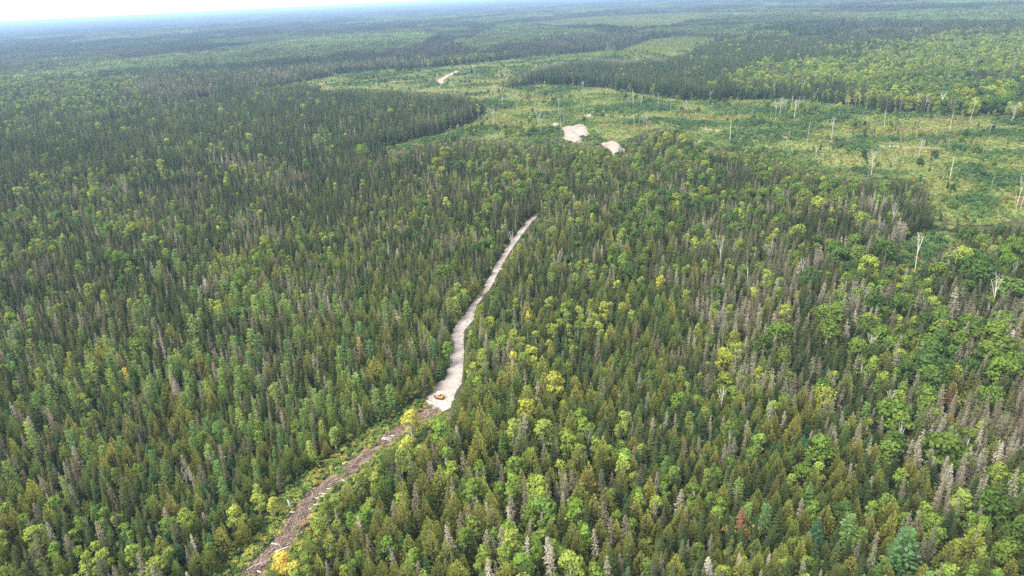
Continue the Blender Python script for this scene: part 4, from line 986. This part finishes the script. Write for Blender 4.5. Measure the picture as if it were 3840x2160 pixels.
M_LOGW = tint_mat("birch_log_bark", 0.0, fixed=(.56, .53, .49), lo=.7, hi=1.1)
M_CUT = paint("cut_wood", (.42, .3, .17), .8)
f2 = lambda x, y: (x / 1.49068, y / 1.49068)
LOGS = [((960 + 2065 / 4.025, 1540 + 400 / 4.025), 3.2, 8, "thick white birch log highest of the cluster near the trail head"), ((960 + 1980 / 4.025, 1540 + 432 / 4.025), 3.8, 14, "white birch log in the middle of the cluster near the trail head"),
    ((960 + 1965 / 4.025, 1540 + 455 / 4.025), 3.6, 20, "white birch log lowest of the cluster near the trail head"), ((960 + 1338 / 4.025, 1540 + 1085 / 4.025), 2.2, 40, "short white log slanting across the reddish slash half-way down the trail"),
    ((960 + 1110 / 4.025, 1540 + 1200 / 4.025), 1.6, 5, "stubby white log lying alone on the grey slash"), ((960 + 1065 / 4.025, 1540 + 1278 / 4.025), 4.6, 8, "long white log uppermost of the pair on the slash"),
    ((960 + 1060 / 4.025, 1540 + 1305 / 4.025), 3.6, -8, "white log lower of the pair on the slash"), ((960 + 945 / 4.025, 1540 + 1338 / 4.025), 2.0, 4, "thin pale log by the slash edge just below the pair"),
    ((960 + 950 / 4.025, 1540 + 1428 / 4.025), 3.0, -10, "pale log with bark half gone on lower slash"), ((640 + 2160 / 4.025, 1800 + 457 / 4.025), 3.0, 6, "clean white log across the lower slash path"),
    ((640 + 1845 / 4.025, 1800 + 505 / 4.025), 1.6, 6, "short white log at the green bank beside the lower slash"), ((640 + 1710 / 4.025, 1800 + 1055 / 4.025), 5.0, -24, "long cream birch log lying above the orange-gold birch"),
    ((640 + 1370 / 4.025, 1800 + 1275 / 4.025), 8.0, -34, "very long thin pole lying at the trail's foot"), ((640 + 1590 / 4.025, 1800 + 985 / 4.025), 2.6, 12, "grey-white log on the shrubby bank above the long cream log"),
    ((640 + 1345 / 4.025, 1800 + 1405 / 4.025), 1.6, 30, "stub of white log nearest the bottom edge"), ((1280 + 20 / 2.0125, 1440 + 740 / 2.0125), 1.8, 35, "white log end beside red soil above the grey slash")]
for (px, py), L, ang, lab in LOGS:
    x, y = G1(*f2(px, py)); e = bpy.data.objects.new("birch_log", None); col.objects.link(e); e.location = (x, y, .42); e.rotation_euler = (0, math.radians(U(-2, 2)), math.radians(-ang))
    e['label'] = lab; e['category'] = "log"; e['group'] = "felled birch logs on the slash trail"
    a = Acc(); L *= .85; r = U(.13, .19) if L < 6 else .1; a.tube([(-L / 2, 0, 0), (0, U(-.08, .08), .03), (L / 2, 0, 0)], [r, r * .93, r * .8], .6, 0, 10); link("bark", mesh_from("log_bark", a, [M_LOGW], smooth=False), e)
    for sx_ in (-1, 1): a = Acc(); a.tube([(sx_ * (L / 2 - .02), 0, 0), (sx_ * (L / 2 + .015), 0, 0)], [r * .8, r * .78], .5, 0, 10); link("cut_end", mesh_from("log_end", a, [M_CUT]), e)
a = Acc(); a.tube([(0, 0, -.1), (-.2, .05, 1.6), (-.35, .1, 3.0)], [.24, .2, .13], .7, 0, 9); x, y = G1(*f2(640 + 1815 / 4.025, 1800 + 440 / 4.025))
e = bpy.data.objects.new("birch_stump", None); col.objects.link(e); e.location = (x, y, 0); e['label'] = "broken white birch stump standing on the green bank of the slash trail"; e['category'] = "stump"
link("bark", mesh_from("stump_bark", a, [M_LOGW]), e); a = Acc(); a.tube([(-.35, .1, 2.98), (-.37, .1, 3.16), (-.42, .12, 3.4)], [.12, .07, .01], .5, 0, 6); link("splintered_top", mesh_from("stump_top", a, [M_CUT]), e)

def rock(r):
    import bmesh
    bm = bmesh.new(); bmesh.ops.create_icosphere(bm, subdivisions=2, radius=r); ph = U(0, 9)
    for v in bm.verts: k = 1 + .28 * math.sin(v.co.x / r * 2.3 + ph) * math.cos(v.co.y / r * 2.9 - ph) + U(-.08, .08); v.co = Vector((v.co.x * k * 1.2, v.co.y * k, v.co.z * k * .7))
    me = bpy.data.meshes.new("boulder"); bm.to_mesh(me); bm.free(); me.materials.append(M_ROCK); return me
M_ROCK = noise_mat("pale_rock", [(.35, (.3, .27, .23)), (.5, (.42, .39, .35)), (.65, (.5, .47, .43))], 2.0, scale2=8)
for px, py, r, lab in [(1600 + 1205 / 4.55, 960 + 70 / 4.55, .8, "pale boulder at the west verge of the narrow road"), (1600 + 1230 / 4.55, 960 + 200 / 4.55, .6, "smaller cream boulder on the road's narrow stretch"), (1600 + 1275 / 4.55, 960 + 232 / 4.55, .75, "cream boulder under the birch twigs at the east verge"),
        (1600 + 1140 / 4.55, 960 + 452 / 4.55, .8, "whitish boulder at the east verge below the narrow stretch"), (1560 + 765 / 8.05, 1360 + 490 / 8.05, .5, "pink-white stone at the west verge above the excavator"), (1560 + 945 / 8.05, 1360 + 455 / 8.05, .3, "small white stone lying out on the wide gravel"),
        (1560 + 420 / 8.05, 1360 + 1085 / 8.05, .3, "small white stone left of the excavator on the gravel end"), (1560 + 405 / 8.05, 1360 + 1270 / 8.05, .3, "small white stone at the lower tip of the gravel end")]:
    x, y = G1(*f2(px, py)); o = link("boulder", rock(r), None, label=lab, category="boulder"); o.location = (x, y, .12 + r * .3); o.rotation_euler = (0, 0, U(0, 6))

deb = Acc(); P = np.array(gpoly(TRAIL)); seg = np.linalg.norm(np.diff(P, axis=0), axis=1); cs = np.concatenate([[0], np.cumsum(seg)])
def stick(x, y, z, L, r, ang, tilt): d = np.array([math.cos(ang) * math.cos(tilt), math.sin(ang) * math.cos(tilt), math.sin(tilt)]); c = np.array([x, y, z]); deb.tube([c - d * L / 2, c + d * L / 2], [r, r * .5], min(1, max(0, R.gauss(.45, .3))), 0, 3)
for _ in range(1900):
    q = U(0, cs[-1]); x, y = np.interp(q, cs, P[:, 0]), np.interp(q, cs, P[:, 1]); off = R.gauss(0, 1.5)
    a = math.atan2(np.interp(q + 2, cs, P[:, 1]) - y, np.interp(q + 2, cs, P[:, 0]) - x)
    x, y = x - math.sin(a) * off, y + math.cos(a) * off; stick(x, y, .22 + abs(R.gauss(0, .16)), U(.8, 3.4), U(.035, .11), U(0, 3.14) if U(0, 1) < .6 else a + R.gauss(0, .5), R.gauss(0, .12))
for E in (np.array(gpoly(ROAD_L)), np.array(gpoly(ROAD_R))):
    for _ in range(420):
        q = U(0, len(E) - 1.01); i = int(q); p = E[i] + (E[i + 1] - E[i]) * (q - i); stick(p[0] + R.gauss(0, .9), p[1] + R.gauss(0, .9), .2 + abs(R.gauss(0, .2)), U(.6, 2.4), U(.02, .06), U(0, 3.14), R.gauss(0, .25))
link("slash_debris", mesh_from("slash_debris", deb, [M_STICK]), kind="stuff")
